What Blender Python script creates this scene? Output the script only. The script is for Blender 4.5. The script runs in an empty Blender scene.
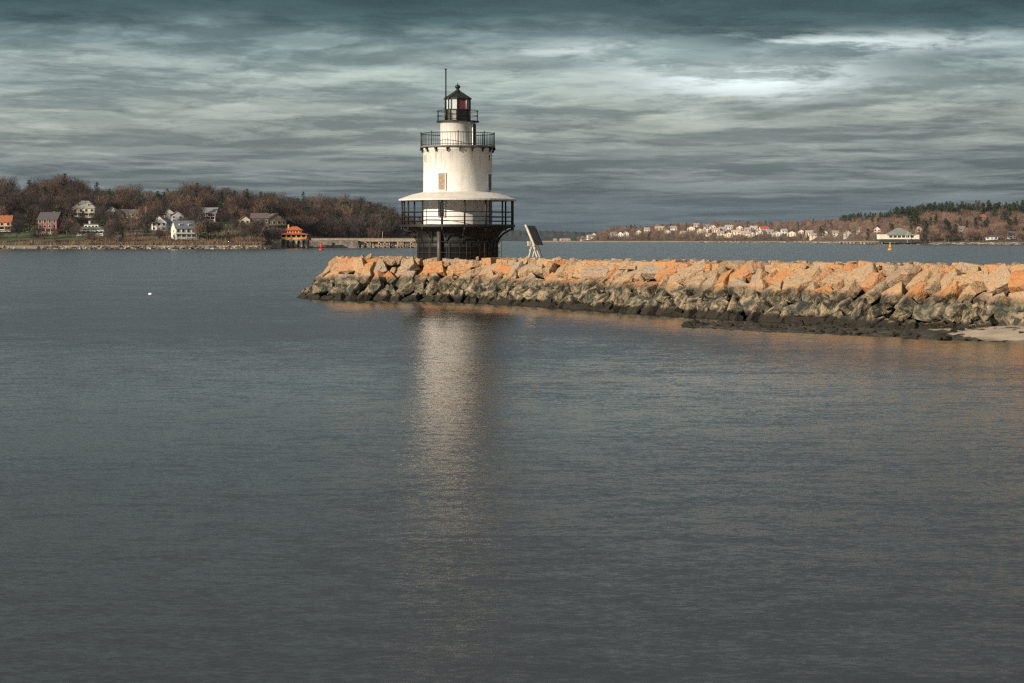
import bpy, bmesh, math, random
import numpy as np
from mathutils import Vector, Matrix, Euler, noise

random.seed(11)
RNG = np.random.default_rng(11)
R = math.radians
PI = math.pi
scene = bpy.context.scene
COL = scene.collection

# ------------------------------------------------------------------ camera geometry
FPX, HZ, CH = 2000.0, 238.5, 6.0          # focal length in pixels, eye level row, eye height


def P(px, py, d):
    return Vector(((px - 512.0) / FPX * d, d, CH - (py - HZ) * d / FPX))


def PX(px, d):
    return (px - 512.0) / FPX * d


# ------------------------------------------------------------------ node helpers
class NT:
    def __init__(self, tree):
        self.t = tree
        self.n = tree.nodes
        self.l = tree.links

    def add(self, kind, **kw):
        nd = self.n.new(kind)
        ins = kw.pop('ins', {})
        for k, v in kw.items():
            setattr(nd, k, v)
        for k, v in ins.items():
            self.set(nd, k, v)
        return nd

    def set(self, nd, k, v):
        s = nd.inputs[k]
        if isinstance(v, bpy.types.NodeSocket):
            self.l.new(v, s)
        else:
            s.default_value = v

    def math(self, op, a, b=None, c=None, clamp=False):
        nd = self.n.new('ShaderNodeMath')
        nd.operation = op
        nd.use_clamp = clamp
        self.set(nd, 0, a)
        if b is not None:
            self.set(nd, 1, b)
        if c is not None:
            self.set(nd, 2, c)
        return nd.outputs[0]

    def mix(self, fac, a, b, mode='MIX'):
        nd = self.n.new('ShaderNodeMix')
        nd.data_type = 'RGBA'
        nd.blend_type = mode
        self.set(nd, 0, fac)
        self.set(nd, 6, a)
        self.set(nd, 7, b)
        return nd.outputs[2]

    def noise(self, vec, scale, detail=3.0, rough=0.55, dist=0.0):
        nd = self.add('ShaderNodeTexNoise', ins={'Scale': scale, 'Detail': detail, 'Roughness': rough, 'Distortion': dist})
        if vec is not None:
            self.l.new(vec, nd.inputs['Vector'])
        return nd

    def maprange(self, v, a, b, c=0.0, d=1.0, smooth=True):
        nd = self.n.new('ShaderNodeMapRange')
        nd.interpolation_type = 'SMOOTHSTEP' if smooth else 'LINEAR'
        self.set(nd, 0, v)
        for i, x in enumerate((a, b, c, d)):
            self.set(nd, i + 1, x)
        return nd.outputs[0]

    def ramp(self, fac, stops, interp='LINEAR'):
        nd = self.n.new('ShaderNodeValToRGB')
        cr = nd.color_ramp
        cr.interpolation = interp
        while len(cr.elements) < len(stops):
            cr.elements.new(0.5)
        for e, (p, c) in zip(cr.elements, stops):
            e.position = p
            e.color = (*c, 1.0)
        self.l.new(fac, nd.inputs[0])
        return nd.outputs[0]


def C4(c):
    return (c[0], c[1], c[2], 1.0)


def material(name):
    m = bpy.data.materials.new(name)
    m.use_nodes = True
    nt = NT(m.node_tree)
    b = m.node_tree.nodes['Principled BSDF']
    return m, nt, b


MATS = {}


def paint(name, col, rough=0.6, var=0.15, scale=3.0, bump=0.0, metal=0.0, dirt=None, streak=False):
    """a weathered plain surface: colour with two scales of variation and optional dirt streaks"""
    if name in MATS:
        return MATS[name]
    m, nt, b = material(name)
    tc = nt.add('ShaderNodeTexCoord').outputs['Object']
    n1 = nt.noise(tc, scale, 4.0, 0.6)
    lo = tuple(x * (1 - var) for x in col)
    hi = tuple(min(1, x * (1 + var)) for x in col)
    c = nt.mix(nt.maprange(n1.outputs[0], 0.3, 0.7), C4(lo), C4(hi))
    if dirt:
        mp = nt.add('ShaderNodeMapping', ins={'Scale': (1, 1, 0.12) if streak else (1, 1, 1)})
        nt.l.new(tc, mp.inputs[0])
        n2 = nt.noise(mp.outputs[0], scale * 1.4, 5.0, 0.65)
        c = nt.mix(nt.maprange(n2.outputs[0], 0.52, 0.78, 0.0, 0.75), c, C4(dirt))
    nt.l.new(c, b.inputs['Base Color'])
    b.inputs['Roughness'].default_value = rough
    b.inputs['Metallic'].default_value = metal
    if bump:
        n3 = nt.noise(tc, scale * 5, 4.0, 0.6)
        bp = nt.add('ShaderNodeBump', ins={'Strength': bump, 'Distance': 0.05, 'Height': n3.outputs[0]})
        nt.l.new(bp.outputs[0], b.inputs['Normal'])
    MATS[name] = m
    return m


# ------------------------------------------------------------------ object helpers
def tag(o, label=None, cat=None, group=None, kind=None):
    if label:
        o['label'] = label
    if cat:
        o['category'] = cat
    if group:
        o['group'] = group
    if kind:
        o['kind'] = kind
    return o


def thing(name, loc, label, cat, group=None, rz=0.0):
    o = bpy.data.objects.new(name, None)
    o.empty_display_size = 0.3
    COL.objects.link(o)
    o.location = loc
    o.rotation_euler = (0, 0, rz)
    return tag(o, label, cat, group)


class MB:
    """collects simple shapes and links them as one mesh object"""

    def __init__(self):
        self.v, self.f, self.s = [], [], []

    def raw(self, verts, faces, smooth=False):
        k = len(self.v)
        self.v += [tuple(p) for p in verts]
        self.f += [tuple(i + k for i in f) for f in faces]
        self.s += [smooth] * len(faces)
        return self

    def box(self, c, s, rz=0.0, mat=None):
        hx, hy, hz = s[0] / 2, s[1] / 2, s[2] / 2
        pts = [Vector((x, y, z)) for z in (-hz, hz) for x, y in ((-hx, -hy), (hx, -hy), (hx, hy), (-hx, hy))]
        M = mat if mat is not None else Matrix.Rotation(rz, 3, 'Z')
        c = Vector(c)
        return self.raw([M @ p + c for p in pts],
                        [(3, 2, 1, 0), (4, 5, 6, 7), (0, 1, 5, 4), (1, 2, 6, 5), (2, 3, 7, 6), (3, 0, 4, 7)])

    def tube(self, p0, p1, r0, r1=None, n=6, caps=True, smooth=True):
        r1 = r0 if r1 is None else r1
        p0, p1 = Vector(p0), Vector(p1)
        d = (p1 - p0).normalized()
        a = d.orthogonal().normalized()
        b = d.cross(a)
        vs = []
        for p, r in ((p0, r0), (p1, r1)):
            for i in range(n):
                t = 2 * PI * i / n
                vs.append(p + a * math.cos(t) * r + b * math.sin(t) * r)
        fs = [(i, (i + 1) % n, n + (i + 1) % n, n + i) for i in range(n)]
        self.raw(vs, fs, smooth)
        if caps:
            k = len(self.v) - 2 * n
            self.f += [tuple(k + i for i in reversed(range(n))), tuple(k + n + i for i in range(n))]
            self.s += [False, False]
        return self

    def lathe(self, prof, n=32, c=(0, 0, 0), smooth=True, phase=0.0):
        vs, fs = [], []
        for r, z in prof:
            for i in range(n):
                t = 2 * PI * i / n + phase
                vs.append((c[0] + r * math.cos(t), c[1] + r * math.sin(t), c[2] + z))
        for j in range(len(prof) - 1):
            for i in range(n):
                fs.append((j * n + i, j * n + (i + 1) % n, (j + 1) * n + (i + 1) % n, (j + 1) * n + i))
        return self.raw(vs, fs, smooth)

    def ring(self, R0, z, r, n=48, c=(0, 0), k=5):
        vs, fs = [], []
        for i in range(n):
            t = 2 * PI * i / n
            for j in range(k):
                a = 2 * PI * j / k
                rr = R0 + r * math.cos(a)
                vs.append((c[0] + rr * math.cos(t), c[1] + rr * math.sin(t), z + r * math.sin(a)))
        for i in range(n):
            for j in range(k):
                fs.append((i * k + j, ((i + 1) % n) * k + j, ((i + 1) % n) * k + (j + 1) % k, i * k + (j + 1) % k))
        return self.raw(vs, fs, True)

    def build(self, name, mat, parent=None, tint=None):
        me = bpy.data.meshes.new(name)
        me.from_pydata(self.v, [], self.f)
        me.polygons.foreach_set('use_smooth', self.s)
        if mat:
            me.materials.append(mat)
        me.update()
        o = bpy.data.objects.new(name, me)
        COL.objects.link(o)
        if parent:
            o.parent = parent
        return o


def copy_tree(o, parent=None):
    c = o.copy()
    COL.objects.link(c)
    if parent is not None:
        c.parent = parent
    for ch in [x for x in KIDS.get(o.name, [])]:
        copy_tree(ch, c)
    return c


KIDS = {}


def note_kids(o):
    for ch in o.children:
        KIDS.setdefault(o.name, []).append(ch)
        note_kids(ch)


# ------------------------------------------------------------------ camera
cam = bpy.data.cameras.new('camera')
cam.sensor_width = 36.0
cam.lens = 36.0 * FPX / 1024.0
cam.shift_y = -(341.5 - HZ) / 1024.0
cam.clip_start = 0.5
cam.clip_end = 60000
camo = bpy.data.objects.new('camera', cam)
COL.objects.link(camo)
camo.location = (0, 0, CH)
camo.rotation_euler = (R(90), 0, 0)
scene.camera = camo

# ------------------------------------------------------------------ sun and sky
SUN_AZ, SUN_EL = R(180 + 52), R(19)            # clockwise from +Y
sd = Vector((math.sin(SUN_AZ) * math.cos(SUN_EL), math.cos(SUN_AZ) * math.cos(SUN_EL), math.sin(SUN_EL)))
sl = bpy.data.lights.new('sun', 'SUN')
sl.energy = 5.0
sl.angle = R(0.5)
sl.color = (1.0, 0.865, 0.69)
so = bpy.data.objects.new('sun', sl)
COL.objects.link(so)
so.location = sd * 300
so.rotation_euler = sd.to_track_quat('Z', 'Y').to_euler()

world = bpy.data.worlds.new('World')
scene.world = world
world.use_nodes = True
w = NT(world.node_tree)
bg = world.node_tree.nodes['Background']
bg.inputs['Strength'].default_value = 0.1
sky = w.add('ShaderNodeTexSky', sky_type='NISHITA', sun_disc=False)
sky.sun_elevation = SUN_EL
sky.sun_rotation = SUN_AZ
sky.air_density = 1.2
sky.dust_density = 2.0
gen = w.add('ShaderNodeTexCoord').outputs['Generated']
sx = w.add('ShaderNodeSeparateXYZ', ins={0: gen})
az = w.math('ARCTAN2', sx.outputs[0], sx.outputs[1])
hyp = w.math('SQRT', w.math('ADD', w.math('MULTIPLY', sx.outputs[0], sx.outputs[0]), w.math('MULTIPLY', sx.outputs[1], sx.outputs[1])))
el = w.math('DIVIDE', sx.outputs[2], w.math('MAXIMUM', hyp, 0.02))
U = w.math('MULTIPLY', az, 20.0)
V = w.math('MINIMUM', w.math('MULTIPLY', el, 20.0), 40.0)


def skyvec(su, sv, off=0.0):
    return w.add('ShaderNodeCombineXYZ', ins={0: w.math('MULTIPLY', U, su), 1: w.math('MULTIPLY', V, sv), 2: off}).outputs[0]


def centred(nd, amp):
    return w.math('MULTIPLY', w.math('SUBTRACT', nd.outputs[0], 0.5), amp)


warp = centred(w.noise(skyvec(0.35, 1.2, 3.1), 1.0, 3.0, 0.5), 0.9)
Vw = w.math('ADD', V, w.math('MULTIPLY', warp, w.maprange(V, 0.1, 1.0)))
lay = w.math('DIVIDE', Vw, 16.0)
base = w.ramp(lay, [
    (0.000, (0.104, 0.132, 0.146)),
    (0.020, (0.112, 0.140, 0.152)),
    (0.042, (0.165, 0.195, 0.196)),
    (0.070, (0.245, 0.280, 0.262)),
    (0.102, (0.262, 0.325, 0.316)),
    (0.121, (0.175, 0.245, 0.254)),
    (0.132, (0.064, 0.110, 0.122)),
    (0.156, (0.034, 0.068, 0.078)),
    (0.182, (0.168, 0.178, 0.196)),
    (0.240, (0.135, 0.144, 0.148)),
    (0.400, (0.140, 0.148, 0.148)),
    (1.000, (0.330, 0.350, 0.360))])
vv = w.math('MULTIPLY', w.math('LOGARITHM', w.math('ADD', w.math('MAXIMUM', el, 0.0), 0.03), 2.718), 11.0)


def deck(su, sv, ou=0.0, ov=0.0, oz=0.0):
    return w.add('ShaderNodeCombineXYZ', ins={0: w.math('MULTIPLY', w.math('ADD', U, ou), su), 1: w.math('MULTIPLY', w.math('ADD', vv, ov), sv), 2: oz}).outputs[0]


wq = w.noise(deck(0.45, 0.35, 0, 0, 4.0), 1.0, 4.0, 0.5)
wo_ = w.add('ShaderNodeVectorMath', operation='SCALE', ins={0: w.add('ShaderNodeVectorMath', operation='SUBTRACT', ins={0: wq.outputs['Color'], 1: (.5, .5, .5)}).outputs[0], 3: 0.7}).outputs[0]


def cloud(su, sv, ou, ov, oz, det, rgh):
    v = w.add('ShaderNodeVectorMath', operation='ADD', ins={0: deck(su, sv, ou, ov, oz), 1: wo_}).outputs[0]
    return w.noise(v, 1.0, det, rgh)


c1 = cloud(0.42, 0.55, 0, 0, 0.0, 12.0, 0.64)
c1s = cloud(0.42, 0.55, -0.05, 0.26, 0.0, 12.0, 0.64)
cb = cloud(0.62, 0.95, 13, 5, 31.0, 12.0, 0.66)
c2 = w.noise(deck(0.25, 0.22, 3, 1, 9.0), 1.0, 4.0, 0.55)
c3 = cloud(1.8, 1.7, 7, 3, 5.0, 9.0, 0.70)
rel = w.math('MULTIPLY', w.math('SUBTRACT', c1.outputs[0], c1s.outputs[0]), 1.3)
lay1 = w.maprange(c1.outputs[0], 0.45, 0.585, -0.13, 0.27)
lay2 = w.maprange(cb.outputs[0], 0.47, 0.575, -0.09, 0.22)
fac = w.math('ADD', w.math('ADD', w.math('ADD', lay1, lay2), rel), w.math('ADD', centred(c2, 0.7), centred(c3, 0.45)))
keep = w.math('MULTIPLY', w.maprange(V, 2.05, 2.3, 1.0, 0.40), w.maprange(V, 0.0, 0.7, 0.45, 1.0))
gain = w.math('MINIMUM', w.math('MAXIMUM', w.math('ADD', 1.0, w.math('MULTIPLY', fac, keep)), 0.70), 1.9)
tex = w.mix(1.0, base, w.add('ShaderNodeCombineXYZ', ins={0: w.math('POWER', gain, 1.12), 1: gain, 2: w.math('POWER', gain, 0.92)}).outputs[0], 'MULTIPLY')


def blob(u0, v0, ru, rv):
    du = w.math('DIVIDE', w.math('SUBTRACT', U, u0), ru)
    dv = w.math('DIVIDE', w.math('SUBTRACT', V, v0), rv)
    return w.math('POWER', 2.718, w.math('MULTIPLY', w.math('ADD', w.math('MULTIPLY', du, du), w.math('MULTIPLY', dv, dv)), -1.0))


# thin bright breaks in the cloud deck, right of the tower and in a line under the dark bank
wb = cloud(0.60, 0.75, 5.45, 1.25, 21.0, 10.0, 0.62)
g = w.math('ADD', w.math('ADD', w.math('MULTIPLY', blob(2.35, 1.64, 1.0, 0.26), 1.25), w.math('MULTIPLY', blob(3.6, 1.93, 1.6, 0.10), 0.7)), w.math('MULTIPLY', blob(0.4, 1.88, 1.0, 0.09), 0.5))
g = w.math('MINIMUM', g, 1.0)
brk = w.math('MULTIPLY', g, w.math('ADD', 0.10, w.math('MULTIPLY', w.maprange(wb.outputs[0], 0.43, 0.57), 0.90)))
tex = w.mix(brk, tex, (0.80, 0.90, 0.90, 1))
cloud10 = w.mix(1.0, tex, (10, 10, 10, 1), 'MULTIPLY')
allc = w.mix(0.992, sky.outputs[0], cloud10)
w.l.new(allc, bg.inputs['Color'])

scene.view_settings.view_transform = 'Standard'
scene.view_settings.look = 'None'
scene.view_settings.exposure = 0.18
scene.view_settings.gamma = 1.0
scene.view_settings.use_curve_mapping = False
scene.render.engine = 'CYCLES'
scene.cycles.use_denoising = False
scene.cycles.filter_width = 1.3
try:
    scene.cycles.denoiser = 'OPENIMAGEDENOISE'
    scene.cycles.denoising_input_passes = 'RGB_ALBEDO_NORMAL'
except Exception:
    pass
scene.cycles.max_bounces = 6
scene.cycles.diffuse_bounces = 2
scene.cycles.glossy_bounces = 3
scene.cycles.transparent_max_bounces = 6
scene.cycles.sample_clamp_indirect = 4.0

# ------------------------------------------------------------------ water
m, nt, b = material('sea_water')
pos = nt.add('ShaderNodeNewGeometry').outputs['Position']
sp = nt.add('ShaderNodeSeparateXYZ', ins={0: pos})


def wv(scale_x, scale_y, off, detail=2.0, rough=0.6):
    v = nt.add('ShaderNodeCombineXYZ', ins={0: nt.math('MULTIPLY', sp.outputs[0], scale_x), 1: nt.math('MULTIPLY', sp.outputs[1], scale_y), 2: off}).outputs[0]
    return nt.noise(v, 1.0, detail, rough, 0.3)


swell = wv(0.06, 0.035, 5.0, 3.0)
gust = nt.maprange(swell.outputs[0], 0.3, 0.7, 0.75, 1.2)
far = nt.maprange(sp.outputs[1], 195.0, 330.0, 1.0, 2.0)
gust = nt.math('MULTIPLY', nt.math('MULTIPLY', gust, far), nt.math('MULTIPLY', nt.maprange(sp.outputs[1], 24.0, 80.0, 1.35, 1.0), nt.maprange(sp.outputs[1], 80.0, 140.0, 1.0, 0.72)))
lean = nt.math('ADD', nt.maprange(sp.outputs[1], 55.0, 140.0, 0.0, 0.054), nt.maprange(sp.outputs[1], 22.0, 60.0, -0.013, 0.0))
nA = wv(5.2, 9.5, 0.0, 3.0, 0.65)
nB = wv(0.9, 1.9, 9.0, 2.0, 0.55)
nC = wv(0.12, 0.20, 17.0, 2.0, 0.5)


def chan(nd, i):
    s = nt.add('ShaderNodeSeparateColor', ins={0: nd.outputs['Color']})
    return nt.math('SUBTRACT', s.outputs[i], 0.5)


def slope(i, a, b_, c):
    s = nt.math('ADD', nt.math('MULTIPLY', chan(nA, i), a), nt.math('ADD', nt.math('MULTIPLY', chan(nB, i), b_), nt.math('MULTIPLY', chan(nC, i), c)))
    return nt.math('MULTIPLY', s, gust)


nrm = nt.add('ShaderNodeCombineXYZ', ins={0: slope(0, 0.62, 0.20, 0.04), 1: nt.math('SUBTRACT', slope(1, 0.21, 0.11, 0.05), lean), 2: 1.0}).outputs[0]
vn = nt.add('ShaderNodeVectorMath', operation='NORMALIZE', ins={0: nrm})
nt.l.new(vn.outputs[0], b.inputs['Normal'])
RGH = nt.maprange(sp.outputs[1], 24.0, 90.0, 0.23, 0.12)
b.inputs['Base Color'].default_value = (0.012, 0.016, 0.016, 1)
b.inputs['Roughness'].default_value = 0.13
nt.l.new(RGH, b.inputs['Roughness'])
b.inputs['IOR'].default_value = 1.6
WATER = m
mb = MB()
mb.raw([(-30000, -400, 0), (30000, -400, 0), (30000, 40000, 0), (-30000, 40000, 0)], [(0, 1, 2, 3)])
o = mb.build('sea', WATER)
tag(o, 'dark rippled harbour water stretching to the far shores', kind='structure', cat='water')

m, nt, b = material('sea_bed_silt')
b.inputs['Base Color'].default_value = (0.08, 0.07, 0.06, 1)

# ------------------------------------------------------------------ granite
m, nt, b = material('tidal_granite')
geo = nt.add('ShaderNodeNewGeometry')
pos = geo.outputs['Position']
oi = nt.add('ShaderNodeObjectInfo').outputs['Random']
offs = nt.add('ShaderNodeVectorMath', operation='SCALE', ins={0: (37.0, 53.0, 19.0), 3: oi}).outputs[0]
pv = nt.add('ShaderNodeVectorMath', operation='ADD', ins={0: pos, 1: offs}).outputs[0]
stone = nt.ramp(oi, [(0.0, (0.44, 0.34, 0.23)), (0.22, (0.56, 0.37, 0.21)), (0.40, (0.38, 0.33, 0.265)), (0.58, (0.57, 0.39, 0.23)),
                     (0.68, (0.58, 0.29, 0.12)), (0.84, (0.60, 0.24, 0.08)), (1.0, (0.40, 0.34, 0.27))], 'LINEAR')
f1 = nt.noise(pv, 1.3, 5.0, 0.62, 0.4)
f2 = nt.noise(pv, 14.0, 4.0, 0.7)
f3 = nt.noise(pv, 3.5, 5.0, 0.65)
c = nt.mix(nt.maprange(f1.outputs[0], 0.40, 0.62, 0.0, 0.6), stone, (0.58, 0.34, 0.16, 1))
c = nt.mix(nt.maprange(f2.outputs[0], 0.35, 0.70, 0.0, 0.55), c, nt.mix(1.0, c, (0.5, 0.5, 0.5, 1), 'MULTIPLY'))
c = nt.mix(nt.maprange(f3.outputs[0], 0.54, 0.68, 0.0, 0.72), c, (0.13, 0.105, 0.085, 1))
sz = nt.add('ShaderNodeSeparateXYZ', ins={0: pos})
zn = nt.noise(pos, 0.9, 5.0, 0.65)
zn2 = nt.noise(pv, 0.7, 5.0, 0.7)
zz_ = nt.math('ADD', sz.outputs[2], nt.math('ADD', nt.math('MULTIPLY', nt.math('SUBTRACT', zn.outputs[0], 0.5), 1.0), nt.math('MULTIPLY', nt.math('SUBTRACT', zn2.outputs[0], 0.5), 0.8)))
# tide zones: barnacle grey below, black lichen band, weed at the foot
barn_n = nt.noise(pv, 1.1, 5.0, 0.7, 0.6)
barn = nt.ramp(barn_n.outputs[0], [(0.36, (0.020, 0.018, 0.012)), (0.46, (0.070, 0.062, 0.042)), (0.53, (0.26, 0.205, 0.13)), (0.63, (0.46, 0.36, 0.235))])
grn = nt.noise(pos, 0.28, 3.0, 0.6)
barn = nt.mix(nt.maprange(grn.outputs[0], 0.48, 0.64, 0.0, 0.45), barn, (0.060, 0.078, 0.066, 1))
c = nt.mix(nt.maprange(zz_, 1.90, 2.25, 1.0, 0.0), c, barn)
band = nt.math('MULTIPLY', nt.maprange(zz_, 1.60, 1.90), nt.maprange(zz_, 2.2, 2.48, 1.0, 0.0))
c = nt.mix(nt.math('MULTIPLY', band, nt.maprange(barn_n.outputs[0], 0.36, 0.56, 0.95, 0.35)), c, (0.034, 0.030, 0.019, 1))
c = nt.mix(nt.maprange(zz_, 0.45, 0.75, 0.97, 0.0), c, (0.018, 0.014, 0.008, 1))
nt.l.new(c, b.inputs['Base Color'])
b.inputs['Roughness'].default_value = 0.85
h1 = nt.noise(pv, 2.4, 6.0, 0.65)
h2 = nt.add('ShaderNodeTexVoronoi', feature='DISTANCE_TO_EDGE', ins={'Scale': 0.85, 'Vector': pv})
hh = nt.math('ADD', nt.math('MULTIPLY', h1.outputs[0], 1.0), nt.math('MULTIPLY', nt.maprange(h2.outputs['Distance'], 0.0, 0.05), 0.08))
bp = nt.add('ShaderNodeBump', ins={'Strength': 1.0, 'Distance': 0.4, 'Height': hh})
nt.l.new(bp.outputs[0], b.inputs['Normal'])
GRANITE = m

# ------------------------------------------------------------------ breakwater outline
FRONT = [(-15, 217.5), (-19.9, 211), (-21.2, 202), (-17.0, 196.3), (-10.9, 194.0), (-6.0, 190.4), (-1.4, 183.6), (2.6, 176), (10.2, 160), (18.2, 145.2), (25, 133.2),
         (32.5, 121.5), (46, 100), (60, 78), (74, 56)]
BACK = [(90, 66), (75, 92), (60, 113), (47.7, 131.5), (33, 151.3), (25.4, 167), (16.5, 188), (10, 205), (3, 215), (-6, 220)]


def catmull(pts, step):
    out = []
    P_ = [Vector((*p, 0)) for p in pts]
    P_ = [P_[0] * 2 - P_[1]] + P_ + [P_[-1] * 2 - P_[-2]]
    for i in range(1, len(P_) - 2):
        a, b_, c_, d_ = P_[i - 1:i + 3]
        n = max(2, int((c_ - b_).length / step))
        for k in range(n):
            t = k / n
            out.append(0.5 * ((2 * b_) + (c_ - a) * t + (2 * a - 5 * b_ + 4 * c_ - d_) * t * t + (3 * b_ - a - 3 * c_ + d_) * t ** 3))
    out.append(P_[-2])
    return out


front = catmull(FRONT, 0.4)
outline = front + [Vector((*p, 0)) for p in BACK]
seglen = [0.0]
for a, b_ in zip(front, front[1:]):
    seglen.append(seglen[-1] + (b_ - a).length)
FL = seglen[-1]


def fpt(s):
    i = min(max(int(np.searchsorted(seglen, s)) - 1, 0), len(front) - 2)
    t = (s - seglen[i]) / max(1e-6, seglen[i + 1] - seglen[i])
    p = front[i].lerp(front[i + 1], t)
    j0, j1 = max(0, i - 4), min(len(front) - 1, i + 5)
    tg = (front[j1] - front[j0]).normalized()
    nin = Vector((-tg.y, tg.x, 0))            # inward (front runs clockwise seen from the camera)
    return p, tg, nin


SLOPE_W = 4.1


def s_at(x, y):
    return min(range(len(front)), key=lambda i: (front[i].x - x) ** 2 + (front[i].y - y) ** 2)


def topz(x, y):
    return 4.08 + 0.25 * max(0.0, min(1.0, (178 - y) / 50.0))


# core of the breakwater: a heightfield that fills behind the blocks
ox = np.array([p.x for p in outline])
oy = np.array([p.y for p in outline])


def sdist(X, Y):
    n = len(ox)
    D = np.full(X.shape, 1e9)
    inside = np.zeros(X.shape, bool)
    for i in range(n):
        ax, ay, bx, by = ox[i], oy[i], ox[(i + 1) % n], oy[(i + 1) % n]
        ex, ey = bx - ax, by - ay
        L = ex * ex + ey * ey + 1e-9
        t = np.clip(((X - ax) * ex + (Y - ay) * ey) / L, 0, 1)
        D = np.minimum(D, np.hypot(X - ax - t * ex, Y - ay - t * ey))
        cond = ((ay > Y) != (by > Y)) & (X < ex * (Y - ay) / (ey + 1e-12) + ax)
        inside ^= cond
    return np.where(inside, D, -D)


def grid_obj(name, X, Y, Z, mat, smooth=True):
    ny, nx = X.shape
    v = np.stack([X, Y, Z], -1).reshape(-1, 3)
    idx = np.arange(nx * ny).reshape(ny, nx)
    f = np.stack([idx[:-1, :-1], idx[:-1, 1:], idx[1:, 1:], idx[1:, :-1]], -1).reshape(-1, 4)
    me = bpy.data.meshes.new(name)
    me.vertices.add(len(v))
    me.vertices.foreach_set('co', v.astype(np.float32).ravel())
    me.loops.add(f.size)
    me.loops.foreach_set('vertex_index', f.astype(np.int32).ravel())
    me.polygons.add(len(f))
    me.polygons.foreach_set('loop_start', np.arange(0, f.size, 4, dtype=np.int32))
    me.polygons.foreach_set('use_smooth', np.full(len(f), smooth))
    me.update(calc_edges=True)
    me.validate()
    if mat:
        me.materials.append(mat)
    o = bpy.data.objects.new(name, me)
    COL.objects.link(o)
    return o


def vnoise(X, Y, scale, seed):
    """cheap smooth value noise"""
    r = np.random.default_rng(seed)
    T = r.random((64, 64))
    x, y = X * scale, Y * scale
    xi, yi = np.floor(x).astype(int), np.floor(y).astype(int)
    fx, fy = x - xi, y - yi
    fx, fy = fx * fx * (3 - 2 * fx), fy * fy * (3 - 2 * fy)
    g = lambda a, b_: T[a % 64, b_ % 64]
    return (g(xi, yi) * (1 - fx) + g(xi + 1, yi) * fx) * (1 - fy) + (g(xi, yi + 1) * (1 - fx) + g(xi + 1, yi + 1) * fx) * fy


gx = np.arange(-24, 96, 0.5)
gy = np.arange(52, 216, 0.5)
X, Y = np.meshgrid(gx, gy)
D = sdist(X, Y)
TZ = 4.08 + 0.25 * np.clip((178 - Y) / 50.0, 0, 1)
Z = np.minimum((D - 1.35) * TZ / SLOPE_W, TZ - 0.4) + 0.5 * (vnoise(X, Y, 1.1, 3) - 0.5)
Z = np.where(D < 0.2, -0.8, np.maximum(Z, -0.8))
core = grid_obj('breakwater', X, Y, Z, GRANITE, False)
tag(core, 'long rubble mound of the granite breakwater under its big blocks', 'breakwater')


def rock_mesh(name, size, rnd, corners=1.0, extra=5, bevel=0.055, worn=False):
    bm = bmesh.new()
    hx, hy, hz = size[0] / 2, size[1] / 2, size[2] / 2
    sk = rnd.uniform(-0.35, 0.35) * corners
    for x in (-1, 1):
        for y in (-1, 1):
            for z in (-1, 1):
                j = lambda: 1 - abs(rnd.gauss(0, 0.17)) * corners
                px_ = x * hx * j() + sk * y * hx * 0.6
                bm.verts.new((px_, y * hy * j(), z * hz * j()))
    for _ in range(extra):
        ax = rnd.randrange(3)
        p = [rnd.uniform(-0.8, 0.8) * hx, rnd.uniform(-0.8, 0.8) * hy, rnd.uniform(-0.8, 0.8) * hz]
        p[ax] = rnd.choice((-1, 1)) * (hx, hy, hz)[ax] * rnd.uniform(0.92, 1.08)
        bm.verts.new(p)
    r = bmesh.ops.convex_hull(bm, input=bm.verts)
    bmesh.ops.delete(bm, geom=[g for g in r['geom_interior'] if isinstance(g, bmesh.types.BMVert)] , context='VERTS')
    bmesh.ops.dissolve_limit(bm, angle_limit=R(9), verts=bm.verts, edges=bm.edges)
    bmesh.ops.bevel(bm, geom=list(bm.edges), offset=bevel, segments=2, profile=0.6, affect='EDGES', clamp_overlap=True)
    if worn:
        bmesh.ops.triangulate(bm, faces=bm.faces[:])
        for _ in range(2):
            long_ = [e for e in bm.edges if e.calc_length() > 0.30]
            if long_:
                bmesh.ops.subdivide_edges(bm, edges=long_, cuts=1, use_grid_fill=True)
                bmesh.ops.triangulate(bm, faces=bm.faces[:])
        bm.normal_update()
        o3 = Vector((rnd.uniform(0, 90), rnd.uniform(0, 90), rnd.uniform(0, 90)))
        for v in bm.verts:
            n_ = noise.noise(v.co * 1.7 + o3) * 0.045 + noise.noise(v.co * 4.5 + o3) * 0.022
            v.co += v.normal * n_
    me = bpy.data.meshes.new(name)
    bm.to_mesh(me)
    bm.free()
    me.materials.append(GRANITE)
    return me


ROWS = [
    # t (share of slope), length range, height range, thickness, label, group
    (0.06, (0.9, 1.9), (0.8, 1.4), (0.7, 1.1), 'weed-stained granite block at the waterline along the foot of the breakwater', 'weed-stained blocks at the waterline'),
    (0.28, (1.0, 2.1), (0.9, 1.6), (0.7, 1.2), 'grey-green barnacled granite slab on the lower breakwater slope', 'barnacled slabs of the lower slope'),
    (0.52, (1.1, 2.3), (1.0, 1.7), (0.8, 1.2), 'granite slab crossed by the dark tide line half way up the breakwater', 'slabs crossed by the tide line'),
    (0.78, (1.2, 2.6), (1.1, 1.8), (0.8, 1.3), 'orange and tan granite slab in the sunlit upper breakwater slope', 'sunlit upper slabs'),
    (1.02, (1.2, 2.6), (1.0, 1.7), (0.8, 1.1), 'tan granite block edging the flat top of the breakwater', 'blocks edging the breakwater top'),
]
rnd = random.Random(5)
rock_count = 0
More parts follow.
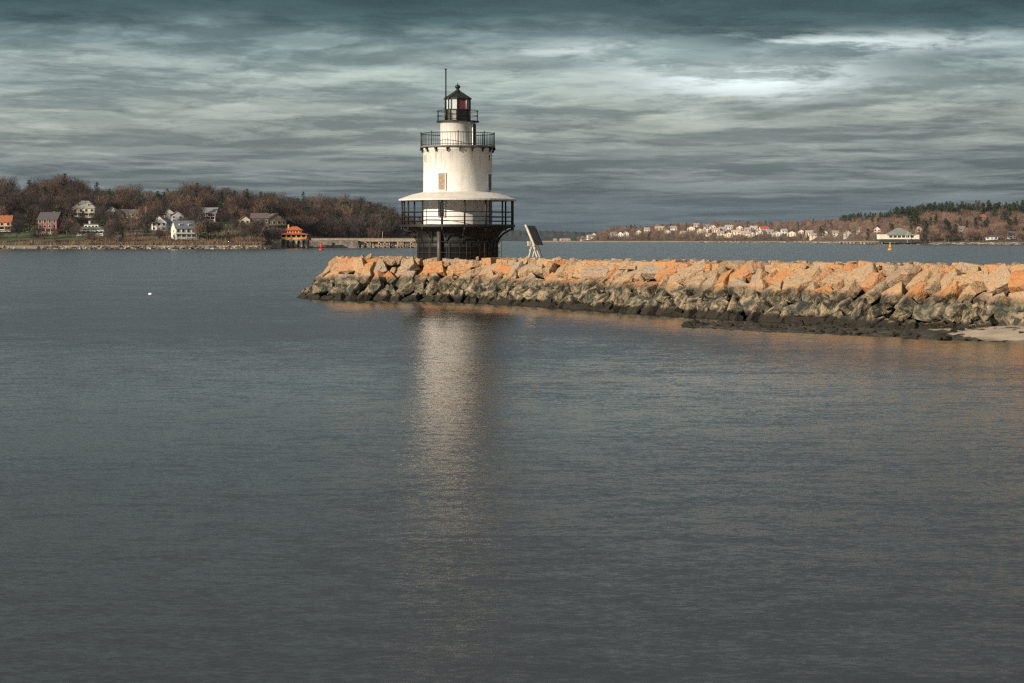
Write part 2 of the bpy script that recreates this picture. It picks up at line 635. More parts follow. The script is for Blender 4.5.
for t, (l0, l1), (h0, h1), (k0, k1), lab, grp in ROWS:
    s = 4.0 + rnd.uniform(0, 1)
    while s < FL:
        L = rnd.uniform(l0, l1) * rnd.choice((0.85, 1.0, 1.15, 1.35))
        p, tg, nin = fpt(s + L / 2)
        s += L * 1.0
        tt = t + rnd.uniform(-0.06, 0.06)
        q = p + nin * (tt * SLOPE_W)
        tz = topz(q.x, q.y)
        q.z = min(tt, 1.0) * tz - 0.28 + rnd.uniform(-0.10, 0.14)
        # left tip of the head is lower
        px_ = 512 + FPX * q.x / q.y
        if px_ > 1046 or q.y < 90:
            break
        H, K = rnd.uniform(h0, h1), rnd.uniform(k0, k1)
        me = rock_mesh('granite_block', (L * 1.08, H * 1.05, K), rnd, worn=True)
        up = Vector((nin.x, nin.y, tz / SLOPE_W)).normalized()
        nor = tg.cross(up)
        if nor.z < 0:
            nor = -nor
        if t > 1:
            up, nor = nin.copy(), Vector((0, 0, 1))
            q.z = tz - K * 0.5 + rnd.uniform(-0.14, 0.08)
        M = Matrix((tg, nor.cross(tg), nor)).transposed()
        J = Euler((rnd.gauss(0, 0.30), rnd.gauss(-0.10, 0.30), rnd.gauss(0.42, 0.42))).to_matrix()
        if 0.7 < t < 1:
            J = Euler((rnd.gauss(0, 0.2), rnd.gauss(-0.05, 0.2), rnd.gauss(0.35, 0.3))).to_matrix()
        if t > 1:
            J = Euler((rnd.gauss(0, 0.07), rnd.gauss(0, 0.07), rnd.gauss(0, 0.3))).to_matrix()
        Mj = M @ J
        hi = max((Mj @ v.co).z for v in me.vertices) + q.z
        lim = tz + 0.10 + 0.12 * rnd.random()
        if hi > lim:
            q.z -= hi - lim
        o = bpy.data.objects.new('granite_block', me)
        COL.objects.link(o)
        o.location = q
        o.rotation_euler = (M @ J).to_euler()
        tag(o, lab, 'block', grp)
        rock_count += 1
print('blocks', rock_count)

# small rubble wedged between the blocks and on the crest
verts, faces = [], []
mbr = MB()
protos = []
for i in range(10):
    me = rock_mesh('chip', (1, 0.8, 0.7), rnd, 1.2, 4, 0.06)
    protos.append(([v.co.copy() for v in me.vertices], [tuple(p.vertices) for p in me.polygons]))
    bpy.data.meshes.remove(me)
for i in range(1050):
    s = rnd.uniform(2, FL)
    p, tg, nin = fpt(s)
    tt = rnd.uniform(0.0, 1.0) if i < 640 else rnd.uniform(1.0, 2.6)
    q = p + nin * (tt * SLOPE_W)
    tz = topz(q.x, q.y)
    big = q.x / q.y > 0.268 or q.y < 90
    if abs(Vector((q.x + 5.5, q.y - 200)).length) < 4.5:
        continue
    q.z = min(tt, 1.0) * tz - (0.02 if tt < 1 else 0.22)
    sc = rnd.uniform(1.0, 2.0) if big else (rnd.uniform(0.3, 0.75) if tt < 1 else rnd.uniform(0.3, 0.9))
    vs, fs = protos[rnd.randrange(10)]
    Mx = Euler((rnd.uniform(0, 6), rnd.uniform(0, 6), rnd.uniform(0, 6))).to_matrix() if tt < 1 else Euler((rnd.gauss(0, .15), rnd.gauss(0, .15), rnd.uniform(0, 6))).to_matrix()
    mbr.raw([Mx @ (v * sc) + q for v in vs], fs)
for i in range(420):
    s = rnd.uniform(seglen[s_at(13, 154)], seglen[s_at(33, 121)])
    p, tg, nin = fpt(s)
    f_ = rnd.uniform(0.03, 0.86)
    g_ = rnd.uniform(0, 1)
    q = Vector((11.9 + 17.5 * f_, 139 - 10 * f_ ** 1.3, 0)).lerp(Vector((11.2 + 17.0 * f_, 137 - 21.5 * f_, 0)), g_)
    q.z = rnd.uniform(-0.05, 0.12)
    sc = rnd.uniform(0.15, 0.6)
    vs, fs = protos[rnd.randrange(10)]
    Mx = Euler((rnd.gauss(0, .4), rnd.gauss(0, .4), rnd.uniform(0, 6))).to_matrix()
    mbr.raw([Mx @ Vector((v.x * sc * 1.4, v.y * sc, v.z * sc * .7)) + q for v in vs], fs)
for i in range(70):
    s = rnd.uniform(seglen[s_at(27, 130)], seglen[s_at(38, 113)])
    p, tg, nin = fpt(s)
    g_ = abs(rnd.gauss(0, 2.2))
    q = p - nin * g_
    q.z = 0.52 * (1 - (g_ / 6.5) ** 2.2) if g_ < 6 else 0.02
    sc = rnd.uniform(0.08, 0.35)
    vs, fs = protos[rnd.randrange(10)]
    mbr.raw([Vector((v.x * sc * 1.3, v.y * sc, v.z * sc * .8)) + q for v in vs], fs)
o = mbr.build('rubble', GRANITE)
tag(o, 'small broken stone wedged between the breakwater blocks', 'rubble', kind='stuff')

# tidal flat, weed bed and sand bar at the right-hand foot
m, nt, b = material('bladder_weed')
tc = nt.add('ShaderNodeNewGeometry').outputs['Position']
n1 = nt.noise(tc, 1.6, 5.0, 0.7)
n2 = nt.noise(tc, 6.0, 4.0, 0.7)
nt.l.new(nt.ramp(n1.outputs[0], [(0.3, (0.010, 0.009, 0.005)), (0.48, (0.035, 0.027, 0.013)), (0.58, (0.075, 0.058, 0.028)), (0.70, (0.13, 0.105, 0.06))]), b.inputs['Base Color'])
b.inputs['Roughness'].default_value = 0.5
nt.l.new(nt.add('ShaderNodeBump', ins={'Strength': 1.0, 'Distance': 0.15, 'Height': n2.outputs[0]}).outputs[0], b.inputs['Normal'])
WEED = m
m, nt, b = material('beach_sand')
tc = nt.add('ShaderNodeNewGeometry').outputs['Position']
n1 = nt.noise(tc, 0.5, 5.0, 0.65)
n2 = nt.noise(tc, 4.0, 4.0, 0.6)
nt.l.new(nt.ramp(n1.outputs[0], [(0.3, (0.28, 0.225, 0.165)), (0.5, (0.40, 0.32, 0.235)), (0.7, (0.46, 0.38, 0.29))]), b.inputs['Base Color'])
szz = nt.add('ShaderNodeSeparateXYZ', ins={0: tc})
old = b.inputs['Base Color'].links[0].from_socket
zw2 = nt.math('ADD', szz.outputs[2], nt.math('MULTIPLY', nt.math('SUBTRACT', n1.outputs[0], 0.5), 0.35))
nt.l.new(nt.mix(nt.maprange(zw2, 0.02, 0.22, 0.7, 0.0), old, (0.10, 0.078, 0.055, 1)), b.inputs['Base Color'])
b.inputs['Roughness'].default_value = 0.85
nt.l.new(nt.add('ShaderNodeBump', ins={'Strength': 0.5, 'Distance': 0.06, 'Height': n2.outputs[0]}).outputs[0], b.inputs['Normal'])
SAND = m


def toe_strip(name, s0, s1, width_fn, z_fn, mat, seed, rough):
    ns, nw = int((s1 - s0) / 0.25), 36
    Xg, Yg, Zg = np.zeros((ns, nw)), np.zeros((ns, nw)), np.zeros((ns, nw))
    for i in range(ns):
        f = i / (ns - 1)
        p, tg, nin = fpt(s0 + (s1 - s0) * f)
        wd = width_fn(f)
        for j in range(nw):
            g_ = j / (nw - 1)
            q = p + nin * (1.5 - g_ * (wd + 1.5))
            Xg[i, j], Yg[i, j] = q.x, q.y
            Zg[i, j] = z_fn(f, g_)
    Zg += rough * (vnoise(Xg, Yg, 1.3, seed) - 0.5) + 0.5 * rough * (vnoise(Xg, Yg, 3.7, seed + 1) - 0.5)
    return grid_obj(name, Xg, Yg, Zg, mat)




sA = seglen[s_at(14.5, 151.5)]
sB = seglen[s_at(34, 119)]
sC = seglen[s_at(26.0, 131.5)]
sD = seglen[s_at(70, 62)]
INN = [(0.0, 11.9, 139.5), (0.25, 15.8, 139.0), (0.5, 20.5, 136.5), (0.75, 25.5, 130.5), (1.0, 33.5, 119.5)]
OUT = [(0.0, 11.2, 137.0), (0.25, 14.0, 132.2), (0.5, 18.6, 125.8), (0.75, 23.6, 120.4), (1.0, 29.4, 115.5)]
nf_, ng_ = 150, 44
Xg, Yg, Zg = np.zeros((nf_, ng_)), np.zeros((nf_, ng_)), np.zeros((nf_, ng_))
for i in range(nf_):
    f = i / (nf_ - 1)
    for j in range(ng_):
        g_ = j / (ng_ - 1)
        k = [f_ for f_, _, _ in INN]
        ax_, ay_ = np.interp(f, k, [v[1] for v in INN]), np.interp(f, k, [v[2] for v in INN])
        bx_, by_ = np.interp(f, k, [v[1] for v in OUT]), np.interp(f, k, [v[2] for v in OUT])
        Xg[i, j], Yg[i, j] = ax_ + (bx_ - ax_) * g_, ay_ + (by_ - ay_) * g_
        Zg[i, j] = -0.10 + 0.30 * math.sin(PI * min(1, g_ * 1.02)) ** .5 * min(1, f * 5, (1 - f) * 6)
Zg += 0.30 * (vnoise(Xg, Yg, 1.1, 21) - 0.5) + 0.16 * (vnoise(Xg, Yg, 3.1, 22) - 0.5)
wb_ = grid_obj('weed_bed', Xg, Yg, Zg, WEED)
tag(wb_, 'dark brown seaweed bed exposed at the foot of the breakwater', 'seaweed', kind='stuff')
sb_ = toe_strip('sand_bar', sC, sD, lambda f: 1.5 + 3.8 * min(1, f * 9) + 9.0 * f, lambda f, g_: (0.62 * (1 - g_ ** 2.8) - 0.12 * g_) * min(1.0, f * 9), SAND, 31, 0.06)
tag(sb_, 'pale sand bar uncovered beside the breakwater', kind='structure', cat='sand')

# ------------------------------------------------------------------ lighthouse
LX, LY, LS = -5.28, 192.0, 0.096
zz = lambda py: CH - (py - HZ) * LS
WHITE = paint('white_lime_paint', (0.85, 0.83, 0.79), 0.6, 0.05, 1.6, 0.35, dirt=(0.60, 0.53, 0.44), streak=True)
nt = NT(WHITE.node_tree)
bsdf = WHITE.node_tree.nodes['Principled BSDF']
tco = nt.add('ShaderNodeTexCoord').outputs['Object']
so_ = nt.add('ShaderNodeSeparateXYZ', ins={0: tco})
ang = nt.math('ARCTAN2', so_.outputs[0], so_.outputs[1])
sv_ = nt.add('ShaderNodeCombineXYZ', ins={0: nt.math('MULTIPLY', ang, 9.0), 1: nt.math('MULTIPLY', so_.outputs[2], 0.22), 2: 3.0}).outputs[0]
sn_ = nt.noise(sv_, 1.0, 5.0, 0.62)
run = nt.math('MULTIPLY', nt.maprange(sn_.outputs[0], 0.50, 0.68), nt.maprange(so_.outputs[2], 7.2, 11.2, 0.10, 0.45))
old = bsdf.inputs['Base Color'].links[0].from_socket
seam = nt.math('ABSOLUTE', nt.math('SUBTRACT', nt.math('FRACT', nt.math('MULTIPLY', so_.outputs[2], 0.78)), 0.5))
cc = nt.mix(run, old, (0.40, 0.29, 0.20, 1))
cc = nt.mix(nt.maprange(seam, 0.485, 0.5, 0.0, 0.35), cc, (0.42, 0.36, 0.30, 1))
nt.l.new(cc, bsdf.inputs['Base Color'])
ROOFW = paint('gallery_roof_paint', (0.66, 0.62, 0.55), 0.6, 0.08, 1.5, 0.1, dirt=(0.40, 0.34, 0.27))
BLACK = paint('black_iron_paint', (0.008, 0.008, 0.009), 0.6, 0.35, 2.0, 0.15, dirt=(0.032, 0.020, 0.014), streak=True)
GREYP = paint('grey_galvanised_pipe', (0.075, 0.07, 0.066), 0.5, 0.15, 3.0, dirt=(0.14, 0.10, 0.08))
BOARD = paint('window_boarding', (0.30, 0.235, 0.17), 0.8, 0.2, 4.0, 0.2)
DKWIN = paint('dark_window_glass', (0.03, 0.028, 0.026), 0.15, 0.3, 2.0)
lh = thing('lighthouse', (-5.43, 200.0, 3.2917), 'white sparkplug lighthouse with black iron base standing at the end of the granite breakwater', 'lighthouse')
lh.scale = (1.0417, 1.0417, 1.0417)
z0 = lambda py: zz(py) - 3.4                     # local z


def lbuild(mb, name, mat, parent=lh):
    return mb.build(name, mat, parent)


# caisson of iron plates with a flared lip, plate seams as proud flanges
mb = MB()
rc = 3.86
prof = [(rc, -1.2), (rc, z0(247.2)), (rc + .03, z0(247.1)), (rc + .03, z0(246.3)), (rc, z0(246.2)), (rc, z0(241)), (rc + .04, z0(240.9)), (rc + .04, z0(240.2)), (rc, z0(240)),
        (rc + .10, z0(236)), (rc + .36, z0(232)), (rc + .85, z0(229)), (5.30, z0(227.2)), (3.0, z0(227.1))]
mb.lathe(prof, 64)
for i in range(24):
    a = 2 * PI * (i + .3) / 24
    mb.box(((rc + .02) * math.cos(a), (rc + .02) * math.sin(a), z0(249)), (0.06, 0.10, z0(241) - z0(257)), a)
lbuild(mb, 'caisson', BLACK)
# gallery deck
mb = MB().lathe([(3.0, z0(227.0)), (5.52, z0(227.0)), (5.52, z0(224.6)), (3.2, z0(224.4))], 64, smooth=False)
lbuild(mb, 'gallery_deck', BLACK)
N16 = 16
PH = R(8.5)
for i in range(N16):
    a = -PI / 2 + PH + i * 2 * PI / N16
    ca, sa = math.cos(a), math.sin(a)
    mb = MB().tube((5.36 * ca, 5.36 * sa, z0(224.6)), (5.36 * ca, 5.36 * sa, z0(199.6)), 0.085, n=6)
    lbuild(mb, 'gallery_post', BLACK)
    mb = MB()
    pts = [(3.88, z0(243)), (4.1, z0(238)), (4.5, z0(233.5)), (5.2, z0(229.4))]
    for (r0, a0), (r1, a1) in zip(pts, pts[1:]):
        mb.tube((r0 * ca, r0 * sa, a0), (r1 * ca, r1 * sa, a1), 0.065, n=5)
    mb.tube((5.36 * ca, 5.36 * sa, z0(230.5)), (5.36 * ca, 5.36 * sa, z0(226.9)), 0.10, n=6)
    lbuild(mb, 'deck_bracket', BLACK)
mb = MB()
for py in (212.2, 217.0, 221.2):
    mb.ring(5.36, z0(py), 0.035, 64)
lbuild(mb, 'gallery_railing', BLACK)
# lower white drum, gallery roof, upper drum
mb = MB().lathe([(3.28, z0(224.6)), (3.28, z0(192.0))], 64)
drum_low = lbuild(mb, 'lower_wall', WHITE)
mb = MB().lathe([(3.2, z0(199.6)), (5.52, z0(200.9)), (5.66, z0(200.9)), (5.66, z0(199.3)), (4.4, z0(194.6)), (3.26, z0(192.0))], 64, smooth=False)
lbuild(mb, 'gallery_roof', ROOFW)
mb = MB().lathe([(3.30, z0(192.6)), (3.30, z0(150.6)), (3.38, z0(150.4)), (3.38, z0(148.2)), (3.2, z0(148.0))], 64)
drum = lbuild(mb, 'tower_wall', WHITE)


def wall_window(px, y0, y1, wpx, r, mat, frame_mat, name='window', parent=lh, ang=None):
    a = math.asin(max(-1, min(1, (px - 457) * LS / r))) if ang is None else ang
    ca, sa = math.sin(a), -math.cos(a)
    wd = wpx * LS
    h = z0(y0) - z0(y1)
    zc = (z0(y0) + z0(y1)) / 2
    rz = a
    tmp = MB()
    rr = math.sqrt(max(0.01, r * r - (wd / 2) ** 2)) if r > wd / 2 else r
    tmp.box((ca * (rr + 0.03), sa * (rr + 0.03), zc), (wd, 0.14, h), rz)
    p_ = tmp.build(name, mat, parent)
    f = MB()
    t = Vector((math.cos(a), math.sin(a), 0))
    n = Vector((ca, sa, 0))
    ctr = n * (rr + 0.07) + Vector((0, 0, zc))
    for sgn in (-1, 1):
        f.box(ctr + t * sgn * (wd / 2 + 0.03), (0.06, 0.12, h + 0.12), rz)
        f.box(ctr + Vector((0, 0, sgn * (h / 2 + 0.03))), (wd, 0.13, 0.06), rz)
    f.build(name + '_frame', frame_mat, p_)
    return p_


wall_window(442.6, 174.2, 190.6, 7.2, 3.30, BOARD, WHITE)
wall_window(488.4, 174.6, 191.0, 7.2, 3.30, DKWIN, WHITE)
wall_window(442.2, 200.8, 217.0, 7.2, 3.28, DKWIN, WHITE)
wall_window(488.6, 200.8, 223.8, 7.6, 3.28, DKWIN, WHITE, 'door')
wall_window(487.6, 155.5, 161.5, 3.0, 3.30, DKWIN, WHITE, 'port_window')
wall_window(425.3, 155.5, 161.5, 3.0, 3.30, BOARD, WHITE, 'port_window')
# vent holes: small dark rust marks at the roof line
# upper gallery
mb = MB().lathe([(3.1, z0(148.0)), (3.62, z0(148.0)), (3.62, z0(146.4)), (1.5, z0(146.2))], 64, smooth=False)
lbuild(mb, 'upper_deck', paint('deck_edge_iron', (0.16, 0.15, 0.14), 0.6, 0.2, 3.0, dirt=(0.06, 0.04, 0.03)))
for i in range(18):
    a = -PI / 2 + R(5) + i * 2 * PI / 18
    ca, sa = math.cos(a), math.sin(a)
    mb = MB()
    mb.box((3.50 * ca, 3.50 * sa, z0(149.3)), (0.28, 0.12, 0.24), a)
    mb.box((3.44 * ca, 3.44 * sa, z0(151.4)), (0.12, 0.11, 0.26), a)
    lbuild(mb, 'corbel', BLACK)
mb = MB()
for i in range(88):
    a = i * 2 * PI / 88 + 0.04
    ca, sa = math.cos(a), math.sin(a)
    th = 0.045 if i % 11 == 0 else 0.016
    mb.tube((3.52 * ca, 3.52 * sa, z0(146.4)), (3.52 * ca, 3.52 * sa, z0(132.0 if i % 11 == 0 else 133.4)), th, n=5)
for py in (133.8, 145.2):
    mb.ring(3.52, z0(py), 0.026 if py > 134 else 0.036, 60)
lbuild(mb, 'upper_railing', BLACK)
# watch room
mb = MB().lathe([(1.68, z0(146.4)), (1.68, z0(123.0)), (1.76, z0(122.8)), (1.76, z0(122.2)), (1.4, z0(122.0))], 48)
wr = lbuild(mb, 'watch_room', WHITE)
d_ = wall_window(473.0, 124.5, 146.2, 6.6, 1.68, paint('watch_room_door', (0.035, 0.028, 0.022), 0.6, 0.3, 3.0), WHITE, 'door')
# lantern gallery
mb = MB().lathe([(1.4, z0(122.2)), (2.06, z0(122.2)), (2.06, z0(121.2)), (1.0, z0(121.1))], 40, smooth=False)
lbuild(mb, 'lantern_deck', BLACK)
mb = MB()
for i in range(10):
    a = i * 2 * PI / 10 + 0.31
    ca, sa = math.cos(a), math.sin(a)
    mb.tube((1.98 * ca, 1.98 * sa, z0(121.3)), (1.98 * ca, 1.98 * sa, z0(110.8)), 0.033, n=5)
for py in (111.1, 116.0):
    mb.ring(1.98, z0(py), 0.028, 40)
lbuild(mb, 'lantern_railing', BLACK)
# lantern: octagonal, a corner towards the camera
OA = -PI / 2
mb = MB().lathe([(1.24, z0(121.3)), (1.24, z0(110.2)), (1.30, z0(110.1)), (1.30, z0(109.5)), (1.1, z0(109.4))], 8, smooth=False, phase=OA)
lbuild(mb, 'lantern_base', BLACK)
mb = MB()
a0, a1 = OA - PI / 4, OA
q0 = Vector((1.235 * math.cos(a0), 1.235 * math.sin(a0), 0))
q1 = Vector((1.235 * math.cos(a1), 1.235 * math.sin(a1), 0))
nn = ((q0 + q1) / 2).normalized()
mb.box((q0 + q1) / 2 + nn * 0.02 + Vector((0, 0, z0(115.6))), (0.72, 0.05, 0.92), math.atan2((q1 - q0).y, (q1 - q0).x))
lbuild(mb, 'lantern_hatch', paint('grey_hatch', (0.22, 0.22, 0.20), 0.6, 0.2, 4.0, dirt=(0.1, 0.07, 0.05)))


def glass(name, col, trans):
    m, nt, b = material(name)
    b.inputs['Base Color'].default_value = C4(col)
    b.inputs['Roughness'].default_value = 0.08
    tr = nt.add('ShaderNodeBsdfTransparent', ins={0: C4(tuple(min(1, x * 1.25) for x in col))})
    mx = nt.add('ShaderNodeMixShader', ins={0: trans})
    nt.l.new(b.outputs[0], mx.inputs[1])
    nt.l.new(tr.outputs[0], mx.inputs[2])
    nt.l.new(mx.outputs[0], nt.n['Material Output'].inputs[0])
    return m


GCLEAR = glass('lantern_glass', (0.74, 0.80, 0.79), 0.45)
GRED = glass('red_sector_glass', (0.26, 0.07, 0.075), 0.35)
for i in range(8):
    a0 = OA + i * PI / 4
    a1 = a0 + PI / 4
    q0 = Vector((1.17 * math.cos(a0), 1.17 * math.sin(a0), 0))
    q1 = Vector((1.17 * math.cos(a1), 1.17 * math.sin(a1), 0))
    red = i in (0, 1, 2)
    ctr = (q0 + q1) / 2 + Vector((0, 0, (z0(109.4) + z0(99.2)) / 2))
    mb = MB().box(ctr, ((q1 - q0).length - 0.11, 0.02, z0(99.2) - z0(109.4)), math.atan2((q1 - q0).y, (q1 - q0).x))
    o = lbuild(mb, 'lantern_pane', GRED if red else GCLEAR)
    o['label'] = 'red lantern pane' if red else 'clear pale lantern pane'
    mb = MB().tube((1.20 * math.cos(a0), 1.20 * math.sin(a0), z0(109.5)), (1.20 * math.cos(a0), 1.20 * math.sin(a0), z0(99.0)), 0.055 if i else 0.05, n=6)
    lbuild(mb, 'mullion', paint('mullion_paint', (0.45, 0.42, 0.38), 0.5) if i in (1,) else BLACK)
mb = MB().lathe([(0.02, z0(107.5)), (0.34, z0(107.0)), (0.45, z0(104)), (0.34, z0(101)), (0.02, z0(100.4))], 16)
lbuild(mb, 'lens', glass('lens_glass', (0.62, 0.66, 0.62), 0.3))
mb = MB().lathe([(0.9, z0(99.3)), (1.36, z0(99.4)), (1.36, z0(98.5)), (0.80, z0(94.6)), (0.26, z0(91.0)), (0.20, z0(90.0))], 8, smooth=False, phase=OA)
lroof = lbuild(mb, 'lantern_roof', BLACK)
mb = MB().lathe([(0.19, z0(90.2)), (0.13, z0(89.4)), (0.13, z0(88.8)), (0.22, z0(88.0)), (0.27, z0(86.8)), (0.22, z0(85.6)), (0.10, z0(84.9)), (0.035, z0(84.6)), (0.02, z0(82.2))], 16)
mb.build('ball_vent', BLACK, lroof)
# mast
mxx = (445.6 - 457) * LS
mb = MB().tube((mxx, -1.35, z0(121.3)), (mxx, -1.35, z0(110)), 0.10, n=8).tube((mxx, -1.35, z0(110)), (mxx, -1.35, z0(70.6)), 0.075, 0.065, n=8)
mb.tube((mxx, -1.35, z0(70.6)), (mxx, -1.35, z0(69.9)), 0.13, 0.13, n=8)
lbuild(mb, 'antenna_mast', BLACK)
# pale down pipe and landing railing round the base
xp = (440.0 - 457) * LS
yp = -math.sqrt(4.12 ** 2 - xp ** 2)
mb = MB().tube((xp, yp, -1.0), (xp, yp, z0(227)), 0.22, n=14)
for py in (233, 241, 249):
    mb.tube((xp, yp, z0(py)), (xp, yp, z0(py - 0.6)), 0.26, n=14)
lbuild(mb, 'chute_pipe', GREYP)
mb = MB()
for i in range(14):
    a = i * 2 * PI / 14
    mb.tube((4.22 * math.cos(a), 4.22 * math.sin(a), 0.2), (4.22 * math.cos(a), 4.22 * math.sin(a), z0(241.4)), 0.02, n=5)
for py in (241.6, 252.0):
    mb.ring(4.22, z0(py), 0.018, 48)
lbuild(mb, 'base_railing', paint('weathered_rail', (0.04, 0.038, 0.036), 0.6, 0.2, 3.0))

# ------------------------------------------------------------------ tilted panel on a trestle
TX, TY = PX(535, 187), 187.0
tz = topz(TX, TY) - 0.12
PALE = paint('bleached_timber', (0.55, 0.50, 0.43), 0.8, 0.2, 3.0, 0.2, dirt=(0.3, 0.24, 0.19))
PANEL = paint('dark_panel', (0.10, 0.092, 0.088), 0.55, 0.3, 1.5, dirt=(0.06, 0.05, 0.045))
tr = thing('tilted_panel', (TX, TY, tz), 'dark leaning panel with a pale edge on a splayed white timber trestle', 'panel')
s_ = 0.0935
lx = lambda px: (px - 535) * s_
lz = lambda py: CH - (py - HZ) * s_ - tz
upv = (Vector((lx(537.6), 0, lz(243.5))) - Vector((lx(530.5), 0, lz(226.4)))).normalized()
wdv = Vector((0.72, 0.69, -0.02)).normalized()
thv = upv.cross(wdv).normalized()
Mp = Matrix((wdv, upv, thv)).transposed()
ctr = Vector((lx(534.4), 0, lz(235.4)))
mb = MB().box(ctr, (0.98, 1.95, 0.10), mat=Mp)
lbuild(mb, 'board', PANEL, tr)
mb = MB().box(ctr - wdv * 0.57, (0.13, 2.15, 0.22), mat=Mp)
lbuild(mb, 'edge_plank', PALE, tr)
mb = MB().box(ctr + wdv * 0.53, (0.06, 1.95, 0.16), mat=Mp)
lbuild(mb, 'edge_rail', PANEL, tr)
for (xa, ya, xb, yb, dy0, dy1) in ((528.5, 256.9, 532.6, 241.5, -.5, -.3), (536.8, 256.9, 531.2, 240.5, -.5, -.3), (532.6, 256.5, 536.2, 242.0, .5, .4),
                                   (542.6, 256.9, 536.4, 241.5, .5, .4), (539.6, 256.9, 534.2, 243.0, 0, 0), (529.6, 249.5, 540.6, 250.2, -.45, .45)):
    mb = MB().tube((lx(xa), dy0, lz(ya) - 0.05), (lx(xb), dy1, lz(yb)), 0.075, n=4, smooth=False)
    lbuild(mb, 'trestle_leg' if ya > 251 else 'cross_brace', PALE, tr)
mb = MB().box((lx(529.3), -0.35, lz(243.5)), (0.30, 0.3, 0.42), 0.3)
lbuild(mb, 'control_box', PALE, tr)

# ------------------------------------------------------------------ buoys
p = P(150.5, 294.6, 214)
wb2 = thing('mooring_buoy', (p.x, p.y, 0), 'small white float on the open water left of the breakwater', 'buoy')
mb = MB().lathe([(0.0, -0.15), (0.22, -0.08), (0.25, 0.06), (0.18, 0.17), (0.0, 0.2)], 16)
mb.build('float', paint('white_float', (0.8, 0.76, 0.66), 0.4), wb2)
mb = MB().ring(0.07, 0.24, 0.015, 12)
mb.build('ring', BLACK, wb2)


def nav_buoy(px, d, hgt, col, label, matname, can=True):
    x = PX(px, d)
    t = thing('navigation_buoy', (x, d, 0), label, 'buoy')
    mt = paint(matname, col, 0.45, 0.15, 1.0)
    mb = MB().lathe([(0.0, -0.4), (1.15, -0.3), (1.25, 0.3), (1.1, 0.75), (0.3, 0.8)], 20)
    mb.build('float', mt, t)
    mb = MB()
    for i in range(4):
        a = i * PI / 2 + .4
        mb.tube((0.8 * math.cos(a), 0.8 * math.sin(a), 0.7), (0.3 * math.cos(a), 0.3 * math.sin(a), hgt * 0.78), 0.09, n=5)
    for k in (0.35, 0.55):
        r = 0.8 + (0.3 - 0.8) * (k * hgt - 0.7) / (hgt * 0.78 - 0.7)
        mb.ring(r, hgt * k, 0.06, 16)
    mb.lathe([(0.42, hgt * 0.35), (0.50, hgt * 0.5), (0.42, hgt * 0.72)], 12)
    mb.build('tower', mt, t)
    mb = MB().lathe([(0.0, hgt * 0.76), (0.34, hgt * 0.78), (0.34, hgt * 0.9), (0.0, hgt)], 12)
    mb.build('lamp', mt, t)


nav_buoy(321.3, 1030, 4.4, (0.55, 0.03, 0.035), 'red navigation buoy near the wharf on the left', 'buoy_red')
nav_buoy(890.2, 1040, 4.0, (0.62, 0.36, 0.05), 'yellow navigation buoy off the green-roofed pavilion', 'buoy_yellow')

# ------------------------------------------------------------------ distant land
LSKY = [(-260, 196), (-120, 186), (0, 179), (25, 183), (40, 181), (60, 178), (80, 182), (100, 188), (130, 189), (160, 191), (190, 186), (220, 190), (240, 191), (265, 192), (280, 195), (320, 196),
        (345, 197), (365, 199), (380, 204), (395, 209), (410, 214), (425, 221), (440, 229), (455, 236), (470, 240)]
RSKY = [(536, 240.2), (560, 239.2), (580, 236.5), (600, 230), (612, 227), (628, 225), (645, 225), (660, 222.5), (700, 221.5), (760, 220.5), (800, 219.6), (830, 218.6),
        (850, 215), (870, 213), (890, 211.5), (905, 207.5), (930, 204.5), (940, 202.8), (960, 203.2), (985, 202.6), (1000, 203.2), (1024, 203), (1150, 200), (1300, 205)]
RSH = [(530, 3250), (580, 3100), (700, 2950), (800, 2790), (835, 2500), (850, 2250), (872, 2060), (1300, 1950)]
LSH = [(-260, 1120), (262, 1132), (285, 1240), (330, 1290), (480, 1330)]


def itp(tab, x):
    return float(np.interp(x, [a for a, _ in tab], [b_ for _, b_ in tab]))


def lds(px):
    return itp(LSH, px)


def left_h(px, d):
    ds = lds(px)
    t = d - ds
    Rg = CH + (HZ - itp(LSKY, px)) * (ds + 310) / FPX - 11.0
    Rg = max(Rg, 1.6)
    k = Rg / 36.0
    z = float(np.interp(t, [-12, 0, 14, 28, 60, 110, 190, 310, 420, 800], [-1.0, 0.0, 1.3, 3.0, 3 + 5 * k, 3 + 13 * k, 3 + 21 * k, Rg, Rg + 1, Rg * 0.6]))
    return z


def right_h(px, d):
    ds = itp(RSH, px)
    t = d - ds
    th = 9.0 if px < 845 else 12.0
    Rg = max(CH + (HZ - itp(RSKY, px)) * (ds + 380) / FPX - th, 1.3)
    return float(np.interp(t, [-15, 0, 12, 30, 90, 200, 380, 520, 1000], [-1.0, 0.0, 1.4, 2.4, max(2.4, .30 * Rg), max(2.4, .66 * Rg), Rg, Rg + .5, Rg * 0.6]))


